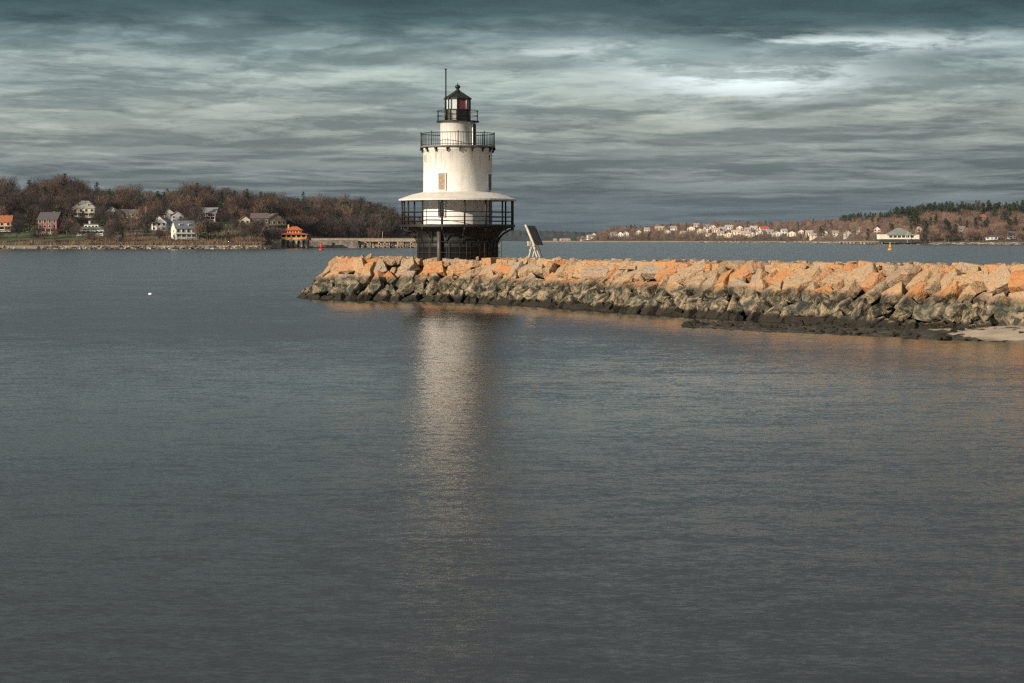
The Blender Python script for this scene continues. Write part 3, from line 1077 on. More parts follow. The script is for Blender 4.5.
m, nt, b = material('wooded_ground')
geo = nt.add('ShaderNodeNewGeometry')
pos = geo.outputs['Position']
n1 = nt.noise(pos, 0.12, 5.0, 0.65)
n2 = nt.noise(pos, 0.03, 4.0, 0.6)
c = nt.ramp(n1.outputs[0], [(0.3, (0.045, 0.032, 0.024)), (0.5, (0.085, 0.06, 0.042)), (0.7, (0.13, 0.09, 0.058))])
at = nt.add('ShaderNodeAttribute', attribute_name='lawn').outputs['Fac']
ln = nt.math('MULTIPLY', at, nt.maprange(n1.outputs[0], 0.36, 0.52))
c = nt.mix(ln, c, nt.mix(nt.maprange(n2.outputs[0], 0.4, 0.6), (0.045, 0.085, 0.022, 1), (0.085, 0.10, 0.035, 1)))
zsep = nt.add('ShaderNodeSeparateXYZ', ins={0: pos})
zw = nt.math('ADD', zsep.outputs[2], nt.math('MULTIPLY', nt.math('SUBTRACT', n1.outputs[0], 0.5), 1.6))
c = nt.mix(nt.maprange(zw, 1.7, 2.5, 1.0, 0.0), c, nt.ramp(n2.outputs[0], [(0.35, (0.20, 0.165, 0.125)), (0.6, (0.36, 0.30, 0.22))]))
c = nt.mix(nt.maprange(zw, 0.05, 0.5, 0.85, 0.0), c, (0.05, 0.045, 0.035, 1))
nt.l.new(c, b.inputs['Base Color'])
b.inputs['Roughness'].default_value = 0.95
GROUND = m


def terrain(name, px0, px1, npx, hfun, dsfun, depth, nd, label, lawns=()):
    Xg, Yg, Zg, Lw = [np.zeros((nd, npx)) for _ in range(4)]
    for j in range(npx):
        px = px0 + (px1 - px0) * j / (npx - 1)
        ds = dsfun(px)
        for i in range(nd):
            d = ds - 14 + (depth + 14) * (i / (nd - 1)) ** 1.6
            z = hfun(px, d)
            Xg[i, j], Yg[i, j], Zg[i, j] = PX(px, d), d, z
            py = HZ + (CH - z) * FPX / d
            for (cx, cy, rx, ry) in lawns:
                e = ((px - cx) / rx) ** 2 + ((py - cy) / ry) ** 2
                if e < 1.3:
                    Lw[i, j] = max(Lw[i, j], min(1, (1.3 - e) * 3))
    Zg += (vnoise(Xg, Yg, 0.06, 41) - 0.5) * 1.2 * np.clip(Zg / 6, 0, 1) + (vnoise(Xg, Yg, 0.21, 42) - 0.5) * 0.5
    o = grid_obj(name, Xg, Yg, Zg, GROUND)
    at_ = o.data.attributes.new('lawn', 'FLOAT', 'POINT')
    at_.data.foreach_set('value', Lw.astype(np.float32).ravel())
    tag(o, label, kind='structure', cat='hill')
    return o


LAWNS = [(6, 236, 26, 8), (40, 231, 22, 9), (20, 222, 40, 6), (66, 238, 22, 4), (98, 219, 30, 5), (110, 219, 14, 3), (195, 226, 26, 7), (205, 233, 20, 5), (240, 230, 14, 5), (160, 237, 14, 3), (225, 226, 30, 4)]
terrain('hillside', -260, 500, 230, left_h, lds, 800, 60, 'wooded hillside with lawns behind the left shore', LAWNS)
terrain('far_shore_land', 532, 1300, 240, right_h, lambda px: itp(RSH, px), 1000, 50, 'low wooded land along the far right shore',
        [(770, 236, 20, 2), (735, 236, 14, 1.5), (940, 238, 20, 1.5), (700, 236, 14, 1.5)])

# far blue headland
FSKY = [(330, 233), (380, 231.5), (430, 230.6), (480, 230.4), (500, 230.8), (530, 230.6), (560, 231.6), (580, 232.4), (600, 232.0), (640, 233.5), (700, 236), (760, 240)]


def far_h(px, d):
    t = d - 4700
    Rg = max(CH + (HZ - itp(FSKY, px)) * 5000 / FPX, 1.0)
    bump = 1.2 * math.sin(px * 0.9) + 0.9 * math.sin(px * 2.3 + 1)
    return float(np.interp(t, [-20, 0, 12, 40, 120, 300, 700, 1300], [-1, 0.3, 2.0, 8, 0.6 * Rg + bump, Rg + bump, Rg, 0.4 * Rg]))


Xg, Yg, Zg = [np.zeros((40, 260)) for _ in range(3)]
for j in range(260):
    px = 330 + 430 * j / 259
    for i in range(40):
        d = 4680 + 1300 * (i / 39) ** 1.5
        Xg[i, j], Yg[i, j], Zg[i, j] = PX(px, d), d, far_h(px, d)
Zg += (vnoise(Xg, Yg, 0.05, 51) - 0.5) * 5 * np.clip(Zg / 8, 0, 1)
o = grid_obj('headland', Xg, Yg, Zg, paint('spruce_forest', (0.030, 0.042, 0.040), 0.95, 0.45, 0.03))
tag(o, 'low dark blue wooded headland on the horizon right of the lighthouse', kind='structure', cat='headland')


def hit(px, py, hfun, d0, d1):
    d = d0
    while d < d1:
        if hfun(px, d) >= CH - (py - HZ) * d / FPX:
            return d
        d += 1.5
    return d1


# ------------------------------------------------------------------ trees
def twig_material(name, stops, rough=0.9):
    m, nt, b = material(name)
    oi = nt.add('ShaderNodeObjectInfo').outputs['Random']
    at = nt.add('ShaderNodeAttribute', attribute_name='tint').outputs['Fac']
    v = nt.math('FRACT', nt.math('ADD', oi, at))
    c = nt.ramp(v, stops)
    geo = nt.add('ShaderNodeNewGeometry').outputs['Random Per Island']
    c = nt.mix(0.5, c, nt.mix(1.0, c, nt.ramp(geo, [(0, (0.55, 0.55, 0.55)), (1, (1.5, 1.45, 1.4))]), 'MULTIPLY'))
    nt.l.new(c, b.inputs['Base Color'])
    b.inputs['Roughness'].default_value = rough
    return m


TWIG = twig_material('bare_twigs_cloud_shaded', [(0.0, (0.026, 0.020, 0.021)), (0.22, (0.042, 0.028, 0.027)), (0.42, (0.075, 0.066, 0.062)), (0.6, (0.052, 0.034, 0.030)), (0.76, (0.105, 0.062, 0.044)), (0.90, (0.20, 0.135, 0.092)), (1.0, (0.026, 0.020, 0.021))])  # cloud shadow on the left hill painted in as darker, purplish twig colours
TWIGR_SUNLIT = twig_material('russet_twigs_sunlit', [(0.0, (0.10, 0.066, 0.054)), (0.25, (0.22, 0.135, 0.10)), (0.5, (0.15, 0.115, 0.10)), (0.75, (0.33, 0.22, 0.165)), (1.0, (0.10, 0.066, 0.054))])  # russet twigs lightened: sunlight on the right slopes put into their colour
NEEDLE = twig_material('pine_needles', [(0.0, (0.018, 0.030, 0.016)), (0.5, (0.028, 0.045, 0.022)), (1.0, (0.040, 0.052, 0.026))])
BARK = paint('grey_bark', (0.13, 0.11, 0.095), 0.9, 0.3, 1.5)
PBARK = paint('pale_bark', (0.30, 0.25, 0.20), 0.9, 0.3, 1.5)
SCRUB = twig_material('scrub_twigs', [(0.0, (0.16, 0.10, 0.06)), (0.5, (0.13, 0.085, 0.055)), (1.0, (0.20, 0.14, 0.09))])


def bare_tree(h, r, ntw, seed, spread=1.0):
    """returns trunk MB and crown MB (limbs and twigs)"""
    rn = random.Random(seed)
    tb, cb = MB(), MB()
    fork = h * rn.uniform(0.26, 0.36)
    lean = Vector((rn.uniform(-.3, .3), rn.uniform(-.3, .3), 0))
    tb.tube((0, 0, -0.6), lean * .4 + Vector((0, 0, fork)), h * 0.022, h * 0.016, n=6)
    tb.tube(lean * .4 + Vector((0, 0, fork)), lean + Vector((0, 0, h * .72)), h * 0.015, h * 0.005, n=5)
    ends = []
    for i in range(7):
        a = 2 * PI * i / 7 + rn.uniform(-.4, .4)
        z_ = fork * rn.uniform(0.9, 1.5)
        e = Vector((math.cos(a) * r * rn.uniform(.45, .8), math.sin(a) * r * rn.uniform(.45, .8), h * rn.uniform(.55, .85)))
        st = lean * .4 + Vector((0, 0, z_))
        cb.tube(st, e, h * 0.010, h * 0.003, n=4, caps=False)
        ends.append((st, e))
        for k in range(3):
            s2 = st.lerp(e, rn.uniform(.4, .9))
            e2 = s2 + Vector((rn.uniform(-1, 1) * r * .45, rn.uniform(-1, 1) * r * .45, rn.uniform(.1, .3) * h))
            cb.tube(s2, e2, h * 0.0045, h * 0.0015, n=3, caps=False)
            ends.append((s2, e2))
    # clump centres give light and dark masses
    cl = [Vector((rn.gauss(0, .42) * r, rn.gauss(0, .42) * r, h * rn.uniform(.45, .88))) for _ in range(9)]
    vs, fs = [], []
    for i in range(ntw):
        c = rn.choice(cl)
        q = c + Vector((rn.gauss(0, .26) * r, rn.gauss(0, .26) * r, rn.gauss(0, .12) * h))
        rr = math.hypot(q.x, q.y) / r
        if rr > 1.05 or q.z > h or q.z < fork * 0.9:
            continue
        dr = Vector((q.x * .6 + rn.gauss(0, .5) * r * .4, q.y * .6 + rn.gauss(0, .5) * r * .4, (q.z - fork) * .7 + rn.uniform(0, 2))).normalized()
        ln = rn.uniform(.07, .16) * h
        sd_ = dr.cross(Vector((rn.gauss(0, 1), rn.gauss(0, 1), rn.gauss(0, 1)))).normalized() * rn.uniform(.004, .0085) * h
        k = len(vs)
        vs += [q - sd_, q + sd_, q + dr * ln]
        fs.append((k, k + 1, k + 2))
    cb.raw(vs, fs)
    return tb, cb


def pine_tree(h, r, ntw, seed):
    rn = random.Random(seed)
    tb, cb = MB(), MB()
    tb.tube((0, 0, -0.6), (0, 0, h * .95), h * .02, h * .004, n=6)
    vs, fs = [], []
    nw = 11
    for k in range(nw):
        f = k / (nw - 1)
        zc = h * (0.22 + 0.74 * f)
        rad = r * (1 - f) ** 0.75 * rn.uniform(.75, 1.15) + 0.25
        for j in range(rn.randint(4, 6)):
            a = rn.uniform(0, 2 * PI)
            e = Vector((math.cos(a) * rad, math.sin(a) * rad, zc + rn.uniform(-.03, .05) * h))
            st = Vector((0, 0, zc - .02 * h))
            cb.tube(st, e, .05, .02, n=3, caps=False)
            for q_ in range(ntw // (nw * 5)):
                q = st.lerp(e, rn.uniform(.25, 1.08)) + Vector((rn.gauss(0, .13) * r, rn.gauss(0, .13) * r, rn.gauss(0, .022) * h))
                d1 = Vector((rn.gauss(0, 1), rn.gauss(0, 1), rn.gauss(0.3, .5))).normalized() * rn.uniform(.25, .6) * h / 14
                d2 = d1.cross(Vector((rn.gauss(0, 1), rn.gauss(0, 1), rn.gauss(0, 1)))).normalized() * rn.uniform(.18, .38) * h / 14
                i0 = len(vs)
                vs += [q - d1 * .3, q + d2, q + d1, q - d2]
                fs.append((i0, i0 + 1, i0 + 2, i0 + 3))
    cb.raw(vs, fs)
    return tb, cb


bare_protos, pine_protos, thin_protos, bare_low, pine_low = [], [], [], [], []
for i in range(6):
    tb, cb = bare_tree(12.5, 4.6 + .5 * (i % 3), 900, 100 + i)
    bare_low.append((np.array(cb.v), cb.f, np.array(tb.v), tb.f))
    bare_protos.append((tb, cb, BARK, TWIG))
for i in range(3):
    tb, cb = bare_tree(13.5, 2.6, 420, 200 + i)
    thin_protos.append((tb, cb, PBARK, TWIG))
for i in range(4):
    tb, cb = pine_tree(13.5, 3.1 + .3 * i, 900, 300 + i)
    pine_low.append((np.array(cb.v), cb.f, np.array(tb.v), tb.f))
    pine_protos.append((tb, cb, BARK, NEEDLE))


def meshes(protos, name):
    out = []
    for tb, cb, bm_, cm in protos:
        a = tb.build('trunk', bm_)
        c_ = cb.build('crown', cm)
        out.append((a.data, c_.data))
        bpy.data.objects.remove(a)
        bpy.data.objects.remove(c_)
    return out


RBARK = paint('pale_grey_bark', (0.24, 0.19, 0.16), 0.9, 0.3, 1.5)
BM, TM, PM = meshes(bare_protos, 'bare'), meshes(thin_protos, 'thin'), meshes(pine_protos, 'pine')
RM_ = meshes([(a, b_, RBARK, TWIGR_SUNLIT) for a, b_, _, _ in bare_protos], 'bare')


def plant(kind, x, y, z, s, rz, label, group, rn):
    data = {'bare': BM, 'thin': TM, 'pine': PM, 'russet': RM_}[kind]
    tr_, cr_ = data[rn.randrange(len(data))]
    root = thing({'bare': 'bare_tree', 'russet': 'bare_tree', 'thin': 'slender_tree', 'pine': 'pine_tree'}[kind], (x, y, z), label, 'tree', group, rz)
    root.scale = (s * rn.uniform(.9, 1.1), s * rn.uniform(.9, 1.1), s)
    for nm, me in (('trunk', tr_), ('crown', cr_)):
        ch = bpy.data.objects.new(nm, me)
        COL.objects.link(ch)
        ch.parent = root
    return root


class Mass:
    """many merged trees as one mesh (woods that read as one mass)"""

    def __init__(self):
        self.V, self.F, self.T, self.n = [], [], [], 0

    def add(self, proto, x, y, z, s, rz, tint, keep=1.0):
        for v, f in ((proto[0], proto[1]), (proto[2], proto[3])):
            c, sn = math.cos(rz), math.sin(rz)
            q = np.stack([(v[:, 0] * c - v[:, 1] * sn) * s + x, (v[:, 0] * sn + v[:, 1] * c) * s + y, v[:, 2] * s + z], -1)
            self.V.append(q)
            self.F += [tuple(i + self.n for i in ff) for ff in f]
            self.T.append(np.full(len(v), tint))
            self.n += len(v)

    def build(self, name, mat):
        me = bpy.data.meshes.new(name)
        me.from_pydata(np.concatenate(self.V).tolist(), [], self.F)
        at_ = me.attributes.new('tint', 'FLOAT', 'POINT')
        at_.data.foreach_set('value', np.concatenate(self.T).astype(np.float32))
        me.materials.append(mat)
        o = bpy.data.objects.new(name, me)
        COL.objects.link(o)
        return o


# low-detail trees for the masses
def thin_out(p, keep, rn):
    v, f, tv, tf = p
    tri = [ff for ff in f if len(ff) == 3 or len(ff) == 4]
    tri = [ff for ff in tri if rn.random() < keep]
    used = sorted({i for ff in tri for i in ff})
    mp = {k: i for i, k in enumerate(used)}
    return (v[used] if used else v, [tuple(mp[i] for i in ff) for ff in tri], tv, tf)


rn = random.Random(77)
bare_lo = [thin_out(p, 0.55, rn) for p in bare_low]
pine_lo = [thin_out(p, 0.6, rn) for p in pine_low]

# ------------------------------------------------------------------ buildings
SHINGLE = {}


def house_mats(col, key):
    return paint('siding_' + key, col, 0.7, 0.10, 0.6)


GLASSW = paint('window_panes', (0.035, 0.040, 0.045), 0.12, 0.3, 1.0)
TRIM = paint('white_trim', (0.72, 0.70, 0.66), 0.6, 0.06, 2.0)


def house(px, py, hfun, dlo, w_, dep, wall_h, roof_h, wallc, roofc, key, label, cat='house', name='house', rz=0.0, roof='gable', ridge='x', wins=(3, 2), chimney=False,
          porch=False, dormer=False, group=None, sink=0.4, zfix=None):
    d = hit(px, py, hfun, dlo, dlo + 500)
    x, y, z = PX(px, d), d, hfun(px, d) - sink
    if zfix is not None:
        z = zfix
    t = thing(name, (x, y, z), label, cat, group, rz)
    WM, RM = paint('siding_' + key, wallc, 0.7, 0.10, 0.6), paint('shingles_' + key, roofc, 0.8, 0.18, 1.2)
    hw, hd = w_ / 2, dep / 2
    fdn = 2.5
    mb = MB()
    if roof == 'gable':
        if ridge == 'x':
            pts = [(-hw, -hd, -fdn), (hw, -hd, -fdn), (hw, hd, -fdn), (-hw, hd, -fdn), (-hw, -hd, wall_h), (hw, -hd, wall_h), (hw, hd, wall_h), (-hw, hd, wall_h), (-hw, 0, wall_h + roof_h), (hw, 0, wall_h + roof_h)]
            fs = [(0, 1, 5, 4), (1, 2, 6, 9, 5), (2, 3, 7, 6), (3, 0, 4, 8, 7)]
        else:
            pts = [(-hw, -hd, -fdn), (hw, -hd, -fdn), (hw, hd, -fdn), (-hw, hd, -fdn), (-hw, -hd, wall_h), (hw, -hd, wall_h), (hw, hd, wall_h), (-hw, hd, wall_h), (0, -hd, wall_h + roof_h), (0, hd, wall_h + roof_h)]
            fs = [(0, 1, 5, 8, 4), (1, 2, 6, 5), (2, 3, 7, 9, 6), (3, 0, 4, 7)]
        mb.raw(pts, fs)
    else:
        mb.raw([(-hw, -hd, -fdn), (hw, -hd, -fdn), (hw, hd, -fdn), (-hw, hd, -fdn), (-hw, -hd, wall_h), (hw, -hd, wall_h), (hw, hd, wall_h), (-hw, hd, wall_h)],
               [(0, 1, 5, 4), (1, 2, 6, 5), (2, 3, 7, 6), (3, 0, 4, 7)])
    mb.build('wall', WM, t)
    mb = MB()
    oh, th = 0.45, 0.22
    if roof == 'gable':
        if ridge == 'x':
            sl_ = roof_h / hd
            for sg in (-1, 1):
                e = (sg * (hd + oh), wall_h - sl_ * oh)
                a = [(-hw - oh, e[0], e[1] + .03), (hw + oh, e[0], e[1] + .03), (hw + oh, 0, wall_h + roof_h + .03), (-hw - oh, 0, wall_h + roof_h + .03)]
                b2 = [(p_[0], p_[1], p_[2] + th) for p_ in a]
                mb.raw(a + b2, [(0, 1, 2, 3), (4, 5, 6, 7), (0, 1, 5, 4), (1, 2, 6, 5), (3, 0, 4, 7)])
        else:
            sl_ = roof_h / hw
            for sg in (-1, 1):
                e = (sg * (hw + oh), wall_h - sl_ * oh)
                a = [(e[0], -hd - oh, e[1] + .03), (e[0], hd + oh, e[1] + .03), (0, hd + oh, wall_h + roof_h + .03), (0, -hd - oh, wall_h + roof_h + .03)]
                b2 = [(p_[0], p_[1], p_[2] + th) for p_ in a]
                mb.raw(a + b2, [(0, 1, 2, 3), (4, 5, 6, 7), (0, 1, 5, 4), (1, 2, 6, 5), (3, 0, 4, 7)])
    else:
        rl = max(0.3, hw - hd * 0.85)
        mb.raw([(-hw - oh, -hd - oh, wall_h), (hw + oh, -hd - oh, wall_h), (hw + oh, hd + oh, wall_h), (-hw - oh, hd + oh, wall_h),
                (-hw - oh, -hd - oh, wall_h + .2), (hw + oh, -hd - oh, wall_h + .2), (hw + oh, hd + oh, wall_h + .2), (-hw - oh, hd + oh, wall_h + .2),
                (-rl, 0, wall_h + roof_h), (rl, 0, wall_h + roof_h)],
               [(0, 1, 2, 3), (0, 1, 5, 4), (1, 2, 6, 5), (2, 3, 7, 6), (3, 0, 4, 7), (4, 5, 9, 8), (5, 6, 9), (6, 7, 8, 9), (7, 4, 8)])
    ro = mb.build('roof', RM, t)
    if chimney:
        mb = MB().box((hw * .35, hd * .1, wall_h + roof_h * .85), (1.0, 0.9, 2.2))
        mb.box((hw * .35, hd * .1, wall_h + roof_h * .85 + 1.15), (1.2, 1.1, .2))
        mb.build('chimney', paint('chimney_brick', (0.28, 0.15, 0.10), .9, .2, 2.), ro)
    if dormer:
        mb = MB()
        for sx_ in (-.45, .45):
            mb.box((sx_ * hw, -hd * .55, wall_h + roof_h * .45), (1.7, 2.0, 1.5))
        mb.build('dormer', WM, t)
        mb = MB()
        for sx_ in (-.45, .45):
            mb.box((sx_ * hw, -hd * .55 - 1.02, wall_h + roof_h * .45), (1.0, .08, 1.0))
        mb.build('dormer_window', GLASSW, t)
    nw, nf = wins
    fh = wall_h / nf
    for k in range(nf):
        for i in range(nw):
            wx = -hw + w_ * (i + .5) / nw
            if k == 0 and i == nw // 2 and nw > 2:
                mb = MB().box((wx, -hd - .01, 1.25), (1.1, .12, 2.3))
                mb.build('door', paint('door_' + key, tuple(c_ * .35 for c_ in wallc), .6), t)
                continue
            mb = MB().box((wx, -hd - .02, fh * (k + .55)), (min(1.5, w_ / nw * .55), .10, min(1.7, fh * .55)))
            wo = mb.build('window', GLASSW, t)
            f = MB()
            ww, wh = min(1.5, w_ / nw * .55), min(1.7, fh * .55)
            f.box((wx - ww / 2 - .07, -hd - .05, fh * (k + .55)), (.14, .14, wh + .28))
            f.box((wx + ww / 2 + .07, -hd - .05, fh * (k + .55)), (.14, .14, wh + .28))
            f.box((wx, -hd - .05, fh * (k + .55) + wh / 2 + .07), (ww, .13, .14))
            f.box((wx, -hd - .05, fh * (k + .55) - wh / 2 - .07), (ww, .13, .14))
            f.build('window_frame', TRIM, wo)
    for sg in (-1, 1):        # gable-end windows
        for k in range(nf):
            mb = MB().box((sg * (hw + .02), 0, fh * (k + .55)), (.10, 1.3, 1.4))
            mb.build('window', GLASSW, t)
    if porch:
        ph = min(2.9, wall_h * .6)
        mb = MB().box((0, -hd - 1.3, ph), (w_ + .6, 2.6, .25))
        mb.build('porch_roof', RM, t)
        mb = MB().box((0, -hd - 1.3, .0), (w_ + .4, 2.5, .5))
        mb.build('porch_deck', TRIM, t)
        npst = max(4, int(w_ / 2.4))
        for i in range(npst):
            xx = -hw + .1 + (w_ - .2) * i / (npst - 1)
            MB().box((xx, -hd - 2.4, ph / 2), (.25, .25, ph - .3)).build('porch_post', TRIM, t)
        mb = MB().box((0, -hd - 2.42, 1.0), (w_, .08, .5))
        mb.build('porch_rail', TRIM, t)
    return t, d


CREAM, WHT, GREYW = (0.62, 0.50, 0.33), (0.74, 0.71, 0.66), (0.50, 0.49, 0.47)
L0 = 1130
HL = []


def lhouse(px, py, **k):
    t, d = house(px, py, left_h, lds(px) + 4, **k)
    HL.append((px, py, d, k['w_']))


lhouse(3, 231.0, w_=11, dep=9, wall_h=5.6, roof_h=3.8, wallc=(0.60, 0.47, 0.27), roofc=(0.38, 0.12, 0.055), key='cream_red', label='cream house with a rust red roof and porch at the left picture edge', ridge='x', wins=(3, 2), porch=True, chimney=True, rz=.1)
lhouse(50.5, 233.5, w_=12, dep=10, wall_h=8.6, roof_h=4.2, wallc=(0.20, 0.045, 0.04), roofc=(0.08, 0.075, 0.075), key='barn_red', label='red three storey house with white trim and grey roof among the dark evergreens', ridge='x', wins=(4, 3), porch=True, chimney=True, rz=-.15)
lhouse(85, 217.3, w_=14, dep=11, wall_h=6.0, roof_h=5.0, wallc=(0.58, 0.52, 0.38), roofc=(0.34, 0.33, 0.28), key='butter', label='large cream house with a broad hipped roof and white porch high on the lawn', roof='hip', wins=(4, 2), porch=True, dormer=True, rz=.05)
lhouse(92, 235.0, w_=16, dep=10, wall_h=3.6, roof_h=2.6, wallc=WHT, roofc=(0.13, 0.15, 0.12), key='low_white', label='low white house with dark green roof and a raised middle storey near the shore', roof='hip', wins=(6, 1), porch=True, rz=0.0)
lhouse(112, 217.5, w_=9, dep=8, wall_h=4.6, roof_h=2.8, wallc=(0.52, 0.50, 0.46), roofc=(0.17, 0.17, 0.17), key='pale_back', label='small pale gabled cottage on the lawn right of the hip roofed cream house', ridge='y', wins=(2, 2), rz=.1)
lhouse(130, 217.5, w_=13, dep=8, wall_h=3.4, roof_h=2.2, wallc=(0.46, 0.42, 0.37), roofc=(0.15, 0.13, 0.12), key='long_low', label='long low grey cottage behind the brown scrub', ridge='x', wins=(5, 1), rz=0.0)
lhouse(162, 230.5, w_=10, dep=8, wall_h=5.4, roof_h=3.6, wallc=(0.68, 0.68, 0.68), roofc=(0.16, 0.18, 0.22), key='blue_roof', label='white house with slate blue roof half hidden by bushes', ridge='y', wins=(3, 2), chimney=True, rz=-.3)
lhouse(168, 219.5, w_=8, dep=8, wall_h=4.4, roof_h=2.8, wallc=(0.60, 0.58, 0.54), roofc=(0.20, 0.20, 0.21), key='upper_white', label='small white gabled house uphill of the slate blue roofed house', ridge='y', wins=(2, 2), rz=.2)
lhouse(177.5, 221.5, w_=8, dep=8, wall_h=4.0, roof_h=2.8, wallc=(0.46, 0.48, 0.50), roofc=(0.24, 0.25, 0.27), key='grey_blue', label='grey gabled house tucked behind the big white shoreline house', ridge='y', wins=(2, 2), rz=.1)
lhouse(183.5, 238.6, w_=12, dep=13, wall_h=6.2, roof_h=4.4, wallc=(0.72, 0.69, 0.63), roofc=(0.15, 0.17, 0.20), key='shore_white', label='big white gabled house standing right above the rocky shore', ridge='x', wins=(4, 2), porch=True, dormer=True, rz=.38)
lhouse(208.5, 220.8, w_=12, dep=9, wall_h=5.2, roof_h=3.4, wallc=(0.20, 0.040, 0.035), roofc=(0.20, 0.20, 0.21), key='dark_red', label='dark red house with grey roof at the edge of the woods', ridge='x', wins=(4, 2), porch=True, rz=-.1)
lhouse(244.5, 224.6, w_=6.5, dep=6, wall_h=3.4, roof_h=2.4, wallc=(0.64, 0.58, 0.48), roofc=(0.26, 0.09, 0.06), key='tiny_red', label='tiny white cottage with reddish lower walls in front of the woods', ridge='y', wins=(2, 1), rz=.2)
lhouse(260, 224.5, w_=11, dep=8, wall_h=4.4, roof_h=3.0, wallc=(0.10, 0.07, 0.06), roofc=(0.12, 0.09, 0.09), key='brown', label='dark brown shingled house left of the tall yellow house', ridge='x', wins=(4, 1), rz=.1)
lhouse(274, 229.6, w_=13, dep=10, wall_h=6.2, roof_h=4.2, wallc=(0.44, 0.34, 0.20), roofc=(0.13, 0.11, 0.10), key='yellow', label='tall yellowish house with chimney and white porch behind the orange pavilion', ridge='y', wins=(4, 2), porch=True, chimney=True, rz=.45)

# raised storey on the low white house: part of it, added to the last-but-one of its kind
for o in list(COL.objects):
    if o.get('label', '').startswith('low white house'):
        mb = MB().box((0, 0, 5.2), (8.5, 5.0, 3.0))
        mb.build('upper_storey', paint('siding_low_white', WHT), o)
        mb = MB().box((0, 0, 6.8), (9.4, 5.9, .35))
        rr_ = mb.build('upper_roof', paint('shingles_low_white', (0.13, 0.15, 0.12)), o)
        mb = MB().box((-1.4, 0, 7.8), (1.0, 1.0, 1.9))
        mb.build('chimney', paint('white_chimney', (0.6, .55, .5)), rr_)
        for i in range(4):
            MB().box((-3.1 + i * 2.05, -2.52, 5.3), (1.2, .1, 1.2)).build('window', GLASSW, o)

# orange pavilion on stone arches
ORANGE_ROOF = paint('orange_roof', (0.46, 0.105, 0.05), .7, .15, .8)
OCHRE = paint('ochre_wood', (0.62, 0.36, 0.12), .7, .12, .8)
STONE = paint('shore_stone', (0.30, 0.26, 0.21), .9, .35, .5, .5, dirt=(.12, .10, .08))
DARKIN = paint('dark_interior', (0.03, 0.025, 0.02), .9)
pd = 1245.0
ps = pd / FPX
t = thing('pavilion', (PX(294.6, pd), pd, 0), 'two tier orange roofed pavilion on stone arches at the water edge', 'pavilion')
zl = lambda py: CH - (py - HZ) * ps
W_ = 25.5 * ps
zb, zt = -1.0, zl(239.6)
npier = 6
for sg in (-1, 1):
    mb = MB()
    for i in range(npier):
        x = -W_ / 2 + W_ * i / (npier - 1)
        mb.box((x, sg * 4.5, (zb + zt) / 2), (1.1, 1.1, zt - zb))
    for i in range(npier - 1):
        xa = -W_ / 2 + W_ * i / (npier - 1)
        xb = -W_ / 2 + W_ * (i + 1) / (npier - 1)
        n = 6
        for k in range(n):
            u = (k + .5) / n
            hh_ = (1 - math.sin(PI * u)) * 1.3 + .25
            mb.box((xa + .55 + (xb - xa - 1.1) * u, sg * 4.5, zt - hh_ / 2), ((xb - xa - 1.1) / n, .95, hh_))
    mb.build('stone_arch', STONE, t)
MB().box((0, 0, zt + .2), (W_ + 1.4, 10.6, .4)).build('deck', OCHRE, t)
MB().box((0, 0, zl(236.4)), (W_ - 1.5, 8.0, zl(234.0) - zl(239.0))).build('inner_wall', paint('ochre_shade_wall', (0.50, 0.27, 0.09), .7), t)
for i in range(6):
    x = -W_ / 2 + .3 + (W_ - .6) * i / 5
    MB().box((x, -4.9, (zt + .4 + zl(234.2)) / 2), (.55, .45, zl(234.2) - zt - .4)).build('post', OCHRE, t)
    MB().box((x, 4.9, (zt + .4 + zl(234.2)) / 2), (.55, .45, zl(234.2) - zt - .4)).build('post', OCHRE, t)
MB().box((0, -4.95, zl(238.3)), (W_ - .4, .18, zl(237.5) - zl(239.2))).build('balustrade', OCHRE, t)
for i in range(5):
    x = -W_ / 2 + W_ * (i + .5) / 5
    MB().box((x, -4.06, zl(236.2)), (1.7, .12, zl(234.9) - zl(237.4))).build('window', DARKIN, t)
mb = MB()
a = W_ / 2 + 1.0
mb.raw([(-a, -6.2, zl(234.6)), (a, -6.2, zl(234.6)), (a, 6.2, zl(234.6)), (-a, 6.2, zl(234.6)), (-a, -6.2, zl(234.2)), (a, -6.2, zl(234.2)), (a, 6.2, zl(234.2)), (-a, 6.2, zl(234.2)),
        (-a * .52, -3.2, zl(232.8)), (a * .52, -3.2, zl(232.8)), (a * .52, 3.2, zl(232.8)), (-a * .52, 3.2, zl(232.8))],
       [(3, 2, 1, 0), (0, 1, 5, 4), (1, 2, 6, 5), (2, 3, 7, 6), (3, 0, 4, 7), (4, 5, 9, 8), (5, 6, 10, 9), (6, 7, 11, 10), (7, 4, 8, 11), (8, 9, 10, 11)])
mb.build('lower_roof', ORANGE_ROOF, t)
MB().box((0, 0, (zl(233) + zl(230.2)) / 2), (a * .98, 5.6, zl(230.2) - zl(233))).build('upper_storey', OCHRE, t)
for i in range(5):
    MB().box((-a * .4 + a * .2 * i, -2.85, zl(231.7)), (.95, .12, 1.0)).build('upper_window', DARKIN, t)
a = a * .60
mb = MB().raw([(-a, -3.6, zl(230.4)), (a, -3.6, zl(230.4)), (a, 3.6, zl(230.4)), (-a, 3.6, zl(230.4)), (-a, -3.6, zl(230.1)), (a, -3.6, zl(230.1)), (a, 3.6, zl(230.1)), (-a, 3.6, zl(230.1)), (-a * .3, 0, zl(226.4)), (a * .3, 0, zl(226.4))],
              [(3, 2, 1, 0), (0, 1, 5, 4), (1, 2, 6, 5), (2, 3, 7, 6), (3, 0, 4, 7), (4, 5, 9, 8), (5, 6, 9), (6, 7, 8, 9), (7, 4, 8)])
ur = mb.build('upper_roof', ORANGE_ROOF, t)
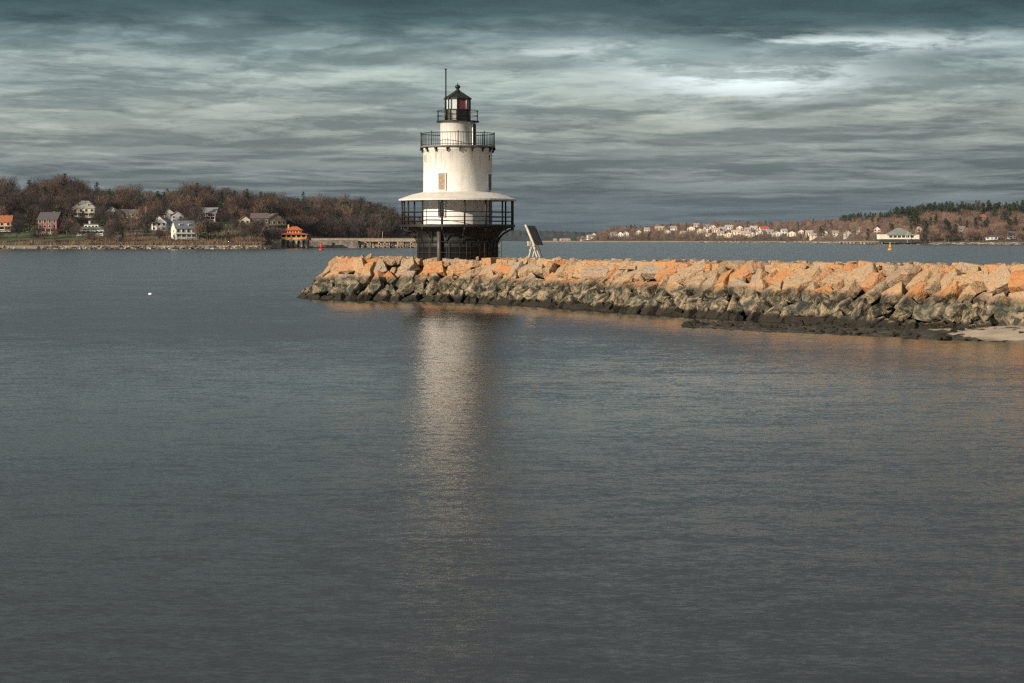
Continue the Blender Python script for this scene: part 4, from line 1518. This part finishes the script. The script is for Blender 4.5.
MB().box((-a * .72, .5, zl(227.2)), (.9, .9, 3.4)).build('chimney', OCHRE, ur)

# wharf with braced bays
TIMB = paint('wharf_timber', (0.33, 0.26, 0.19), .85, .2, .6, dirt=(.14, .10, .07))
wd = 1275.0
ws = wd / FPX
x0, x1 = PX(312, wd), PX(424, wd)
t = thing('wharf', ((x0 + x1) / 2, wd, 0), 'long timber wharf with braced bays running to the lighthouse', 'wharf')
zl = lambda py: CH - (py - HZ) * ws
LW = x1 - x0
MB().box((0, 0, (zl(238.8) + zl(241.6)) / 2), (LW, 9, zl(238.8) - zl(241.6))).build('deck', TIMB, t)
MB().box((0, -4.4, zl(238.3)), (LW, .3, .35)).build('kerb_rail', TIMB, t)
for pxa, pxb in ((326, 341), (360, 371), (379, 390), (398, 404), (411, 424)):
    xa, xb = PX(pxa, wd) - (x0 + x1) / 2, PX(pxb, wd) - (x0 + x1) / 2
    if pxa == 326:
        continue
    mb = MB()
    for yy in (-4, 0, 4):
        for k in range(3):
            x = xa + (xb - xa) * k / 2
            mb.tube((x, yy, -1), (x, yy, zl(241.5)), .35, n=6)
        mb.box(((xa + xb) / 2, yy, .9), (xb - xa + .6, .3, .35))
    mb.build('pile_bent', TIMB, t)
    mb = MB()
    for yy in (-4.3,):
        xm = (xa + xb) / 2
        mb.tube((xa, yy, .9), (xm, yy, zl(241.8)), .26, n=4)
        mb.tube((xm, yy, .9), (xa, yy, zl(241.8)), .26, n=4)
        mb.tube((xm, yy, .9), (xb, yy, zl(241.8)), .26, n=4)
        mb.tube((xb, yy, .9), (xm, yy, zl(241.8)), .26, n=4)
    mb.build('cross_brace', TIMB, t)
for px in (345, 352, 374.5, 394):
    x = PX(px, wd) - (x0 + x1) / 2
    MB().tube((x, 3, -1), (x, 3, zl(241.5)), .3, n=6).build('pile', TIMB, t)

# stone sea wall and rock revetment
zl = lambda py, d: CH - (py - HZ) * d / FPX


def wall_run(pxa, pxb, d, top, label, name='sea_wall', mat=STONE, th=2.0, cat='wall'):
    xa, xb = PX(pxa, d), PX(pxb, d)
    o_ = thing(name, ((xa + xb) / 2, d, 0), label, cat)
    n = max(4, int(abs(xb - xa) / 3))
    vs, fs = [], []
    r_ = random.Random(int(pxa))
    hs = [top + r_.uniform(-.2, .2) for _ in range(n + 1)]
    for i in range(n + 1):
        x = (xb - xa) * (i / n - .5)
        vs += [(x, -th - r_.uniform(0, .5), -1.2), (x, -th * .5 + r_.uniform(-.15, .15), hs[i]), (x, th * .5, hs[i]), (x, th, -1.2)]
    for i in range(n):
        for k in range(3):
            fs.append((i * 4 + k, (i + 1) * 4 + k, (i + 1) * 4 + k + 1, i * 4 + k + 1))
    fs += [(0, 1, 2, 3), (n * 4 + 3, n * 4 + 2, n * 4 + 1, n * 4)]
    MB().raw(vs, fs).build('stonework', mat, o_)
    mb = MB().box((0, 0, top + .12), (abs(xb - xa), th * 1.15, .3))
    mb.build('coping', TIMB if mat is STONE else mat, o_)
    return o_


wall_run(232, 281, 1200, zl(239.8, 1200), 'grey stone sea wall left of the orange pavilion')
wall_run(309, 358, 1268, zl(240.6, 1268), 'rough stone embankment between the orange pavilion and the wharf', mat=paint('embankment_stone', (0.17, 0.145, 0.12), .9, .4, .4, .5), th=3.0)

# poles along the left shore
POLE = paint('pole_wood', (0.34, 0.28, 0.22), .85, .2, 1.)


def pole(px, y0, y1, label, arms=True, d=None):
    d = d or hit(px, y0, left_h, lds(px) + 3, 1700)
    zb_ = CH - (y0 - HZ) * d / FPX
    t_ = thing('utility_pole', (PX(px, d), d, zb_ - .5), label, 'pole', 'wooden poles along the left shore')
    h = (y0 - y1) * d / FPX + .5
    MB().tube((0, 0, 0), (0, 0, h), .24, .16, n=7).build('post', POLE, t_)
    if arms:
        MB().box((0, 0, h - .7), (2.2, .15, .18), .5).build('cross_arm', POLE, t_)


pole(32, 231, 219, 'wooden pole on the lawn left of the red house')
pole(146, 231.5, 206, 'tall wooden pole beside the white house with blue roof')
pole(208.5, 237, 224, 'wooden pole on the shore lawn below the dark red house')
pole(225.5, 239, 224.5, 'pale wooden pole at the left end of the sea wall')
pole(320.3, 240, 227.5, 'thin pole on the embankment above the red buoy', False)
pole(382.5, 239.3, 231.5, 'thin pole standing on the wharf deck', False, 1275)

# green roofed pavilion on the right shore
gd = 2050.0
gs = gd / FPX
t = thing('shore_pavilion', (PX(898, gd), gd, 0), 'long cream pavilion with a broad grey green hipped roof on the right shore', 'pavilion')
zl2 = lambda py: CH - (py - HZ) * gs
GW = 39.5 * gs
CREAMW = paint('cream_clapboard', (0.82, 0.72, 0.60), .7, .08, .3)
GROOF = paint('green_grey_roof', (0.20, 0.225, 0.195), .8, .12, .3)
MB().box((0, 0, zl2(240.6)), (GW * .98, 14, zl2(239.2) - zl2(242.0))).build('plinth', paint('dark_plinth', (0.05, 0.055, 0.05), .9), t)
MB().box((0, 0, (zl2(239.2) + zl2(234.8)) / 2), (GW, 16, zl2(234.8) - zl2(239.2))).build('wall', CREAMW, t)
for i in range(6):
    MB().box((-GW * .22 + i * GW * .107, -8.03, zl2(236.6)), (3.2, .2, 2.0)).build('window', DARKIN, t)
a, b_ = GW * .31, 9.0
mb = MB().raw([(-a, -b_, zl2(235.0)), (a * 1.25, -b_, zl2(235.0)), (a * 1.25, b_, zl2(235.0)), (-a, b_, zl2(235.0)), (-a * .05, -1, zl2(227.8)), (a * .22, -1, zl2(227.8)), (a * .22, 2, zl2(227.8)), (-a * .05, 2, zl2(227.8))],
              [(3, 2, 1, 0), (0, 1, 5, 4), (1, 2, 6, 5), (2, 3, 7, 6), (3, 0, 4, 7), (4, 5, 6, 7)])
mb.build('roof', GROOF, t)
MB().box((-GW * .41, 0, zl2(234.6)), (GW * .2, 16.6, .5)).build('flat_roof', CREAMW, t)
MB().box((GW * .44, 0, zl2(234.4)), (GW * .12, 16.6, .6)).build('end_roof', GROOF, t)
t = thing('flag_pole', (PX(907.3, 2038), 2038, 1.5), 'white flag pole in front of the green roofed pavilion', 'pole')
MB().tube((0, 0, 0), (0, 0, 11.5), .22, .14, n=6).build('post', TRIM, t)
MB().lathe([(0, 11.4), (.3, 11.6), (.3, 11.8), (0, 12.0)], 8).build('finial', TRIM, t)
# dark piled wharf left of it
jd = 2052.0
js = jd / FPX
t = thing('jetty', (PX(862, jd), jd, 0), 'dark piled jetty left of the green roofed pavilion', 'jetty')
JW = 44 * js
DKT = paint('dark_piles', (0.07, 0.055, 0.045), .9, .3, .5)
MB().box((0, 0, zl2(241.6)), (JW, 6, .9)).build('deck', TIMB, t)
for i in range(13):
    MB().tube((-JW / 2 + 1 + (JW - 2) * i / 12, -2.4, -1), (-JW / 2 + 1 + (JW - 2) * i / 12, -2.4, zl2(241.8)), .7, n=6).build('pile', DKT, t)

# far right village
WARM = (0.72, 0.62, 0.50)
VILL = [
    # px, base, width px, wall, roof, ridge, text
    (555, 240.3, 3, WARM, (.3, .2, .16), 'x', 'small pale hut at the tip of the sandy spit'),
    (565, 240.2, 9, (.62, .42, .34), (.42, .30, .26), 'x', 'long low pinkish shed on the sandy spit'),
    (583, 239.0, 5, WARM, (.30, .24, .2), 'y', 'white cottage at the left end of the far village'),
    (590, 239.0, 5, WHT, (.25, .22, .2), 'x', 'white cottage second from the left end of the far village'),
    (594, 236.6, 4, GREYW, (.20, .18, .17), 'y', 'greyish cottage uphill at the left end of the far village'),
    (613.5, 236.4, 5, (.55, .50, .42), (.2, .17, .15), 'x', 'beige house on the wooded bluff left of a pair of white houses'),
    (620.5, 236.4, 4.5, WHT, (.22, .2, .18), 'y', 'white house, left of a close pair on the wooded bluff'),
    (626, 236.0, 4.5, WHT, (.28, .25, .23), 'y', 'taller white house, right of a close pair on the wooded bluff'),
    (638.5, 234.4, 5, (.60, .52, .46), (.26, .2, .18), 'y', 'pale pink house alone among brown trees on the bluff'),
    (659.5, 230.6, 8, (.74, .60, .40), (.42, .34, .24), 'x', 'wide cream house standing high near the bluff skyline'),
    (673.5, 230.8, 6, WHT, (.3, .28, .26), 'x', 'white house high on the bluff right of the wide cream house'),
    (691.5, 231.0, 7, WARM, (.35, .3, .25), 'y', 'large pale gabled house where the village begins to thicken'),
    (699.5, 233.0, 5, (.68, .56, .42), (.3, .26, .22), 'y', 'tan house just right of the large pale gabled house'),
    (706.5, 228.6, 5, WHT, (.32, .28, .26), 'x', 'white house at the top of the village slope'),
    (706, 232.6, 5, WHT, (.4, .3, .24), 'y', 'white gabled house below the topmost white village house'),
    (708.5, 236.0, 5, WARM, (.36, .26, .2), 'x', 'cream house low on the village slope near the left'),
    (716, 232.6, 7, (.76, .62, .48), (.42, .26, .19), 'x', 'bright peach house with a reddish roof in the village'),
    (720.5, 235.8, 6, WARM, (.3, .26, .23), 'x', 'cream house below the bright peach house'),
    (729, 229.6, 7, WHT, (.38, .35, .32), 'x', 'long white house high in the middle of the village'),
    (728.5, 237.0, 7, (.70, .58, .46), (.36, .28, .22), 'y', 'tan gabled house closest to the water in mid village'),
    (736, 234.8, 8, WARM, (.46, .34, .26), 'x', 'broad pale house beside the tan gabled house'),
    (744.5, 235.8, 8, (.76, .60, .46), (.46, .32, .25), 'x', 'broad peach house, brightest of the lower village row'),
    (754, 230.6, 7, WHT, (.40, .34, .3), 'x', 'white house left of the red roofed house'),
    (759, 234.8, 6, WHT, (.26, .25, .24), 'y', 'white gabled house below and left of the red roofed house'),
    (764, 231.4, 8, (.74, .66, .56), (.42, .10, .07), 'x', 'white house with the only bright red roof in the village'),
    (770.5, 234.6, 5, GREYW, (.30, .28, .26), 'x', 'grey house right below the red roofed house'),
    (696, 227.6, 5, WARM, (.36, .3, .26), 'x', 'cream house on the village skyline, left of the topmost white one'),
    (712.5, 229.4, 5, WHT, (.3, .28, .26), 'y', 'white gabled house above the bright peach house'),
    (722.5, 231.8, 6, WHT, (.36, .32, .3), 'x', 'white house between the bright peach house and the long white house'),
    (739.5, 230.4, 6, WARM, (.4, .32, .26), 'y', 'cream gabled house right of the long white house'),
    (747.5, 232.4, 6, WHT, (.34, .3, .28), 'x', 'white house behind the broad peach house'),
    (751.5, 236.8, 5, WARM, (.3, .26, .24), 'y', 'cream cottage near the water below the red roofed house'),
    (784, 233.8, 5, WHT, (.34, .3, .28), 'x', 'white house in the trees right of the tall white one'),
    (801, 234.6, 5, WARM, (.34, .3, .28), 'y', 'pale gabled house in the trees left of the evergreen clump'),
    (683, 233.6, 5, WHT, (.34, .3, .28), 'x', 'white house low on the bluff left of the village'),
    (667, 234.2, 5, WARM, (.34, .3, .28), 'y', 'cream gabled house below the wide cream house'),
    (647, 232.0, 5, WHT, (.34, .3, .28), 'x', 'white house on the bluff right of the pale pink house'),
    (777, 236.4, 8, WHT, (.34, .30, .28), 'y', 'tall white house at the right end of the village row'),
    (791.5, 236.2, 8, (.74, .66, .55), (.34, .30, .26), 'y', 'white gabled house alone between brown trees'),
    (809.5, 235.6, 7, WARM, (.36, .30, .26), 'x', 'pale house left of the dark evergreen clump'),
    (813.5, 238.6, 6, (.72, .60, .46), (.34, .28, .24), 'x', 'cream cottage on the bank under the evergreen clump'),
    (825, 236.2, 4, WHT, (.2, .2, .2), 'y', 'small white cottage right of the evergreen clump'),
    (836.5, 236.2, 7, (.46, .42, .38), (.24, .22, .2), 'x', 'greyish house in the woods before the tall trees'),
    (847.5, 236.8, 6, (.46, .42, .38), (.24, .22, .2), 'y', 'grey brown gabled house at the foot of the tall trees'),
    (859, 233.0, 5, (.5, .46, .42), (.22, .2, .2), 'x', 'small grey house above the dark jetty'),
    (877, 233.4, 6, WARM, (.34, .28, .24), 'y', 'pale gabled house behind the left end of the green roofed pavilion'),
    (919, 233.6, 4, (.60, .44, .28), (.3, .24, .2), 'y', 'narrow tan house right of the green roofed pavilion'),
    (962, 233.0, 7, (.56, .50, .46), (.26, .22, .2), 'x', 'pale grey house among bare trees on the right slope'),
    (982.5, 221.0, 6, (.36, .24, .18), (.40, .13, .08), 'x', 'brown house with a brick red roof high in the right woods'),
    (991, 239.2, 11, WHT, (.09, .09, .09), 'x', 'low white house with a dark roof on the right bank'),
    (1011.5, 238.4, 6, GREYW, (.12, .11, .11), 'x', 'small grey boathouse near the right picture edge'),
]
HR = []
for i, (px, py, wp, wc, rc_, rdg, lab) in enumerate(VILL):
    dlo = itp(RSH, px) + 8
    d = hit(px, py, right_h, dlo, dlo + 480)
    ww = wp * d / FPX * 1.12
    wc, rc_ = tuple(min(.84, c_ * 1.14) for c_ in wc), tuple(c_ * 1.15 for c_ in rc_)
    low = 'low' in lab.split() or 'hut' in lab
    house(px, py, right_h, dlo, ww, 9, 2.8 if low else 4.6, 1.6 if low else 3.0, wc, rc_, 'village_%s' % lab.replace(' ', '_').replace(',', ''), lab, ridge=rdg,
          wins=(2 if ww < 11 else 3, 1 if low else 2), rz=rn.uniform(-.25, .25), group='houses of the far right shore')
    HR.append((px, py, d, wp))

# ------------------------------------------------------------------ plant the trees
rn = random.Random(2024)
cands = []


def blocked(px, d, top_py, half_px, houses):
    for hx, hy, hd_, hw_ in houses:
        hwpx = (hw_ * FPX / hd_ if houses is HL else hw_) / 2
        if abs(px - hx) < hwpx + half_px * 0.8 and d < hd_ + 6 and top_py < hy - 1.5:
            if abs(px - hx) < hwpx + 4 and d > hd_ - 6:
                return True
            if d <= hd_ - 6:
                return True
    return False


mass_bare, mass_pine = Mass(), Mass()
n_ind = 0
# left hillside
placed = []
for k in range(5200):
    px = rn.uniform(-120, 470)
    ds = lds(px)
    t_ = rn.uniform(24, 345)
    d = ds + t_
    # thinly planted grounds round the houses, dense woods above and to the right
    dense = (px > 250 + rn.uniform(-20, 10) and t_ > 20) or t_ > 125 + 25 * math.sin(px * .06)
    if not dense and rn.random() > 0.26:
        continue
    if dense and rn.random() > 0.62:
        continue
    if 278 < px < 312 and t_ < 40:
        continue
    z = left_h(px, d)
    if z < 2.6:
        continue
    s = rn.uniform(.6, 1.0) * rn.choice((.85, 1.0, 1.0, 1.3))
    if t_ > 240 and rn.random() < .35:
        continue
    if t_ > 250 and px < 260:
        s *= rn.choice((.9, 1.0, 1.2, 1.3))
    if px > 395:
        s *= .75
    top = HZ + (CH - z - 12.5 * s) * FPX / d
    if blocked(px, d, top + 5, 1.5 * s * FPX / d, HL):
        continue
    sky_ = itp(LSKY, px)
    if top < sky_ - 5:
        continue
    pine = rn.random() < (.10 if px < 330 else .22)
    placed.append((d, px, z, s, pine, t_, dense))
placed.sort()
print('left trees', len(placed))
nb = np_ = 0
for d, px, z, s, pine, t_, dense in placed:
    x = PX(px, d)
    vis = 0 - 8 < px < 425
    if pine and np_ < 45 and vis and t_ < 330:
        plant('pine', x, d, z - .2, s, rn.uniform(0, 6.28), 'dark evergreen rising among bare trees on the left hillside', 'evergreens on the left hillside', rn)
        np_ += 1
    elif not pine and nb < 185 and vis and rn.random() < (.95 if not dense else .38):
        plant('bare', x, d, z - .2, s, rn.uniform(0, 6.28), 'leafless brown tree on the wooded left hillside', 'leafless trees on the left hillside', rn)
        nb += 1
    elif pine:
        mass_pine.add(rn.choice(pine_lo), x, d, z - .2, s, rn.uniform(0, 6.28), rn.random())
    else:
        mass_bare.add(rn.choice(bare_lo), x, d, z - .2, s, rn.uniform(0, 6.28), rn.random())
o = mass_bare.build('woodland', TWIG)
tag(o, 'mass of bare brown woods covering the left hillside', 'woods', kind='stuff')
if mass_pine.n:
    o = mass_pine.build('evergreen_woodland', NEEDLE)
    tag(o, 'scattered dark evergreens within the left hillside woods', 'woods', kind='stuff')

# a few trees one can point at
for px, by, kind, s, lab in (
        (67, 233.5, 'pine', .95, 'dark bushy evergreen just right of the red house'),
        (72, 232.0, 'pine', .8, 'second dark evergreen beside the red house'),
        (83, 222.5, 'pine', .55, 'squat dark evergreen in front of the cream hipped roof house'),
        (54, 236.0, 'pine', .5, 'short evergreen in front of the red house'),
        (29, 202.0, 'pine', .75, 'lone dark evergreen rising in the brown woods far left'),
        (220.5, 220.8, 'pine', .85, 'dark evergreen at the right side of the dark red house'),
        (189, 205.0, 'bare', 1.25, 'tallest bare round crowned tree on the left skyline'),
        (199, 206.0, 'bare', 1.1, 'bare tree right of the tallest one on the skyline'),
        (213, 206.0, 'bare', 1.1, 'bare tree standing apart on the skyline above the dark red house'),
        (30, 218.0, 'bare', 1.0, 'rounded tan bare tree above the lawn far left'),
        (176, 214.0, 'bare', 1.05, 'broad bare tree behind the white houses'),
        (290, 238.5, 'thin', 1.15, 'pale forked tree rising behind the orange pavilion'),
        (296, 238.5, 'thin', 1.0, 'slender pale tree right behind the pavilion roof'),
        (305, 238.8, 'thin', .9, 'slender tree right of the orange pavilion'),
        (311, 238.8, 'thin', 1.0, 'pale trunked tree on the embankment, left one of two'),
        (315.5, 238.8, 'thin', 1.05, 'pale trunked tree on the embankment, right one of two')):
    d = hit(px, by, left_h, lds(px) + 6, 1640)
    plant(kind, PX(px, d), d, left_h(px, d) - .2, s, rn.uniform(0, 6), lab, 'marked trees of the left shore', rn)

# right shore
mass_bare, mass_pine = Mass(), Mass()
placed = []
for k in range(5200):
    px = rn.uniform(578, 1120)
    ds = itp(RSH, px)
    t_ = rn.uniform(28, 420) if px > 845 else rn.uniform(30, 430)
    d = ds + t_
    z = right_h(px, d)
    if z < 2.2:
        continue
    big = px > 840
    if not big and rn.random() < .25:
        continue
    s = rn.uniform(.6, 1.0) * rn.choice((.8, 1.0, 1.15)) * (1.0 if big else .72)
    top = HZ + (CH - z - 12.5 * s) * FPX / d
    if blocked(px, d, top + 1.0, 2.4 * s * FPX / d, HR):
        continue
    if 876 < px < 920 and d < 2075:
        continue
    if top < itp(RSKY, px) - 2.6:
        continue
    pine = rn.random() < (.06 + (.80 if (t_ > 225 and big) else 0) + (.08 if t_ > 330 else 0))
    placed.append((d, px, z, s, pine, t_, big))
placed.sort()
print('right trees', len(placed))
nb = np_ = 0
for d, px, z, s, pine, t_, big in placed:
    x = PX(px, d)
    vis = px < 1030
    if vis and pine and big and np_ < 120:
        plant('pine', x, d, z - .2, s * 1.45, rn.uniform(0, 6.28), 'dark pine on the ridge of the right shore', 'pines on the right shore', rn)
        np_ += 1
    elif vis and not pine and big and nb < 105 and rn.random() < .5:
        plant('russet', x, d, z - .2, s, rn.uniform(0, 6.28), 'leafless reddish brown tree on the right shore', 'leafless trees on the right shore', rn)
        nb += 1
    elif pine:
        mass_pine.add(rn.choice(pine_lo), x, d, z - .2, s, rn.uniform(0, 6.28), rn.random())
    else:
        mass_bare.add(rn.choice(bare_lo), x, d, z - .2, s, rn.uniform(0, 6.28), rn.random())
o = mass_bare.build('woodland', TWIGR_SUNLIT)
tag(o, 'mass of reddish brown woods behind the far right village', 'woods', kind='stuff')
o = mass_pine.build('evergreen_woodland', NEEDLE)
tag(o, 'dark evergreens mixed in the far right woods', 'woods', kind='stuff')
for px, by, s, lab in ((820.5, 237.5, 1.15, 'dark evergreen clump standing by the shore in mid right woods'), (823, 237.6, .9, 'smaller dark evergreen beside the shore clump'),
                       (932, 238, .7, 'dark evergreen on the bank right of the green roofed pavilion')):
    d = hit(px, by, right_h, itp(RSH, px) + 10, 3300)
    plant('pine', PX(px, d), d, right_h(px, d) - .2, s, rn.uniform(0, 6), lab, 'marked evergreens of the right shore', rn)

# scrub along the left bank, and dark shore rocks: too many to count
mbs = MB()
for k in range(9000):
    px = rn.uniform(-80, 285)
    t_ = rn.uniform(20, 50) if rn.random() < .75 else rn.uniform(20, 110)
    dens = .35 + .65 * (1 if (85 < px < 170 or px > 225) else 0)
    if rn.random() > dens or (px < 85 and t_ > 34):
        continue
    d = lds(px) + t_
    x, z = PX(px, d), left_h(px, d)
    if any(abs(px - hx) < hw_ * FPX / hd_ / 2 + 1 and abs(d - hd_) < 9 for hx, hy, hd_, hw_ in HL):
        continue
    h = rn.uniform(.6, 2.6)
    for q in range(3):
        dx, dy = rn.gauss(0, .6), rn.gauss(0, .6)
        b0 = Vector((x + dx, d + dy, z - .1))
        tip = b0 + Vector((rn.gauss(0, .5), rn.gauss(0, .5), h))
        sd_ = Vector((rn.uniform(.1, .28), rn.uniform(-.15, .15), 0))
        mbs.raw([b0 - sd_, b0 + sd_, tip], [(0, 1, 2)])
o = mbs.build('scrub', SCRUB)
tag(o, 'brown winter scrub along the left shore bank', 'scrub', kind='stuff')
SHROCK = paint('dark_shore_rock', (0.085, 0.07, 0.055), .9, .4, .4, .4)
PALER = paint('pale_shore_rock', (0.36, 0.31, 0.25), .9, .3, .4, .4)
mbd, mbp = MB(), MB()
for k in range(900):
    px = rn.uniform(-60, 470)
    if px < 38 and rn.random() < .9:
        continue
    d = lds(px) + rn.uniform(-5, 13)
    sc = rn.uniform(.6, 2.2)
    vs, fs = protos[rn.randrange(10)]
    Mx = Euler((rn.gauss(0, .3), rn.gauss(0, .3), rn.uniform(0, 6))).to_matrix()
    q = Vector((PX(px, d), d, max(0.05, left_h(px, d) + .2)))
    pale = rn.random() < (.25 + .35 * (math.sin(px * .09) > .2))
    (mbp if pale else mbd).raw([Mx @ Vector((v.x * sc * 1.5, v.y * sc, v.z * sc * .8)) + q for v in vs], fs)
for k in range(700):
    px = rn.uniform(700, 1030)
    d = itp(RSH, px) + rn.uniform(-6, 14)
    sc = rn.uniform(.8, 2.4)
    vs, fs = protos[rn.randrange(10)]
    q = Vector((PX(px, d), d, max(0.05, right_h(px, d) + .1)))
    (mbp if rn.random() < .45 else mbd).raw([Vector((v.x * sc * 1.7, v.y * sc, v.z * sc * .8)) + q for v in vs], fs)
tag(mbd.build('shore_rocks', SHROCK), 'dark weedy rocks strewn along the distant shorelines', 'rocks', kind='stuff')
tag(mbp.build('shore_boulders', PALER), 'pale boulders strewn along the distant shorelines', 'rocks', kind='stuff')

# ------------------------------------------------------------------ thin sea haze
m = bpy.data.materials.new('haze')
m.use_nodes = True
nt = NT(m.node_tree)
nt.n.remove(m.node_tree.nodes['Principled BSDF'])
pvl = nt.add('ShaderNodeVolumePrincipled', ins={'Color': (0.62, 0.78, 1.0, 1), 'Density': 1.1e-5, 'Anisotropy': 0.0})
nt.l.new(pvl.outputs[0], nt.n['Material Output'].inputs['Volume'])
MB().box((0, 2900, 49.5), (8000, 6800, 103)).build('haze', m)
hz = COL.objects['haze']
tag(hz, 'thin sea haze over the harbour', 'haze', kind='stuff')
scene.cycles.volume_bounces = 0

print('objects', len(COL.objects))
import collections
print(collections.Counter(o.name.split('.')[0] for o in COL.objects if o.parent is None).most_common(14))
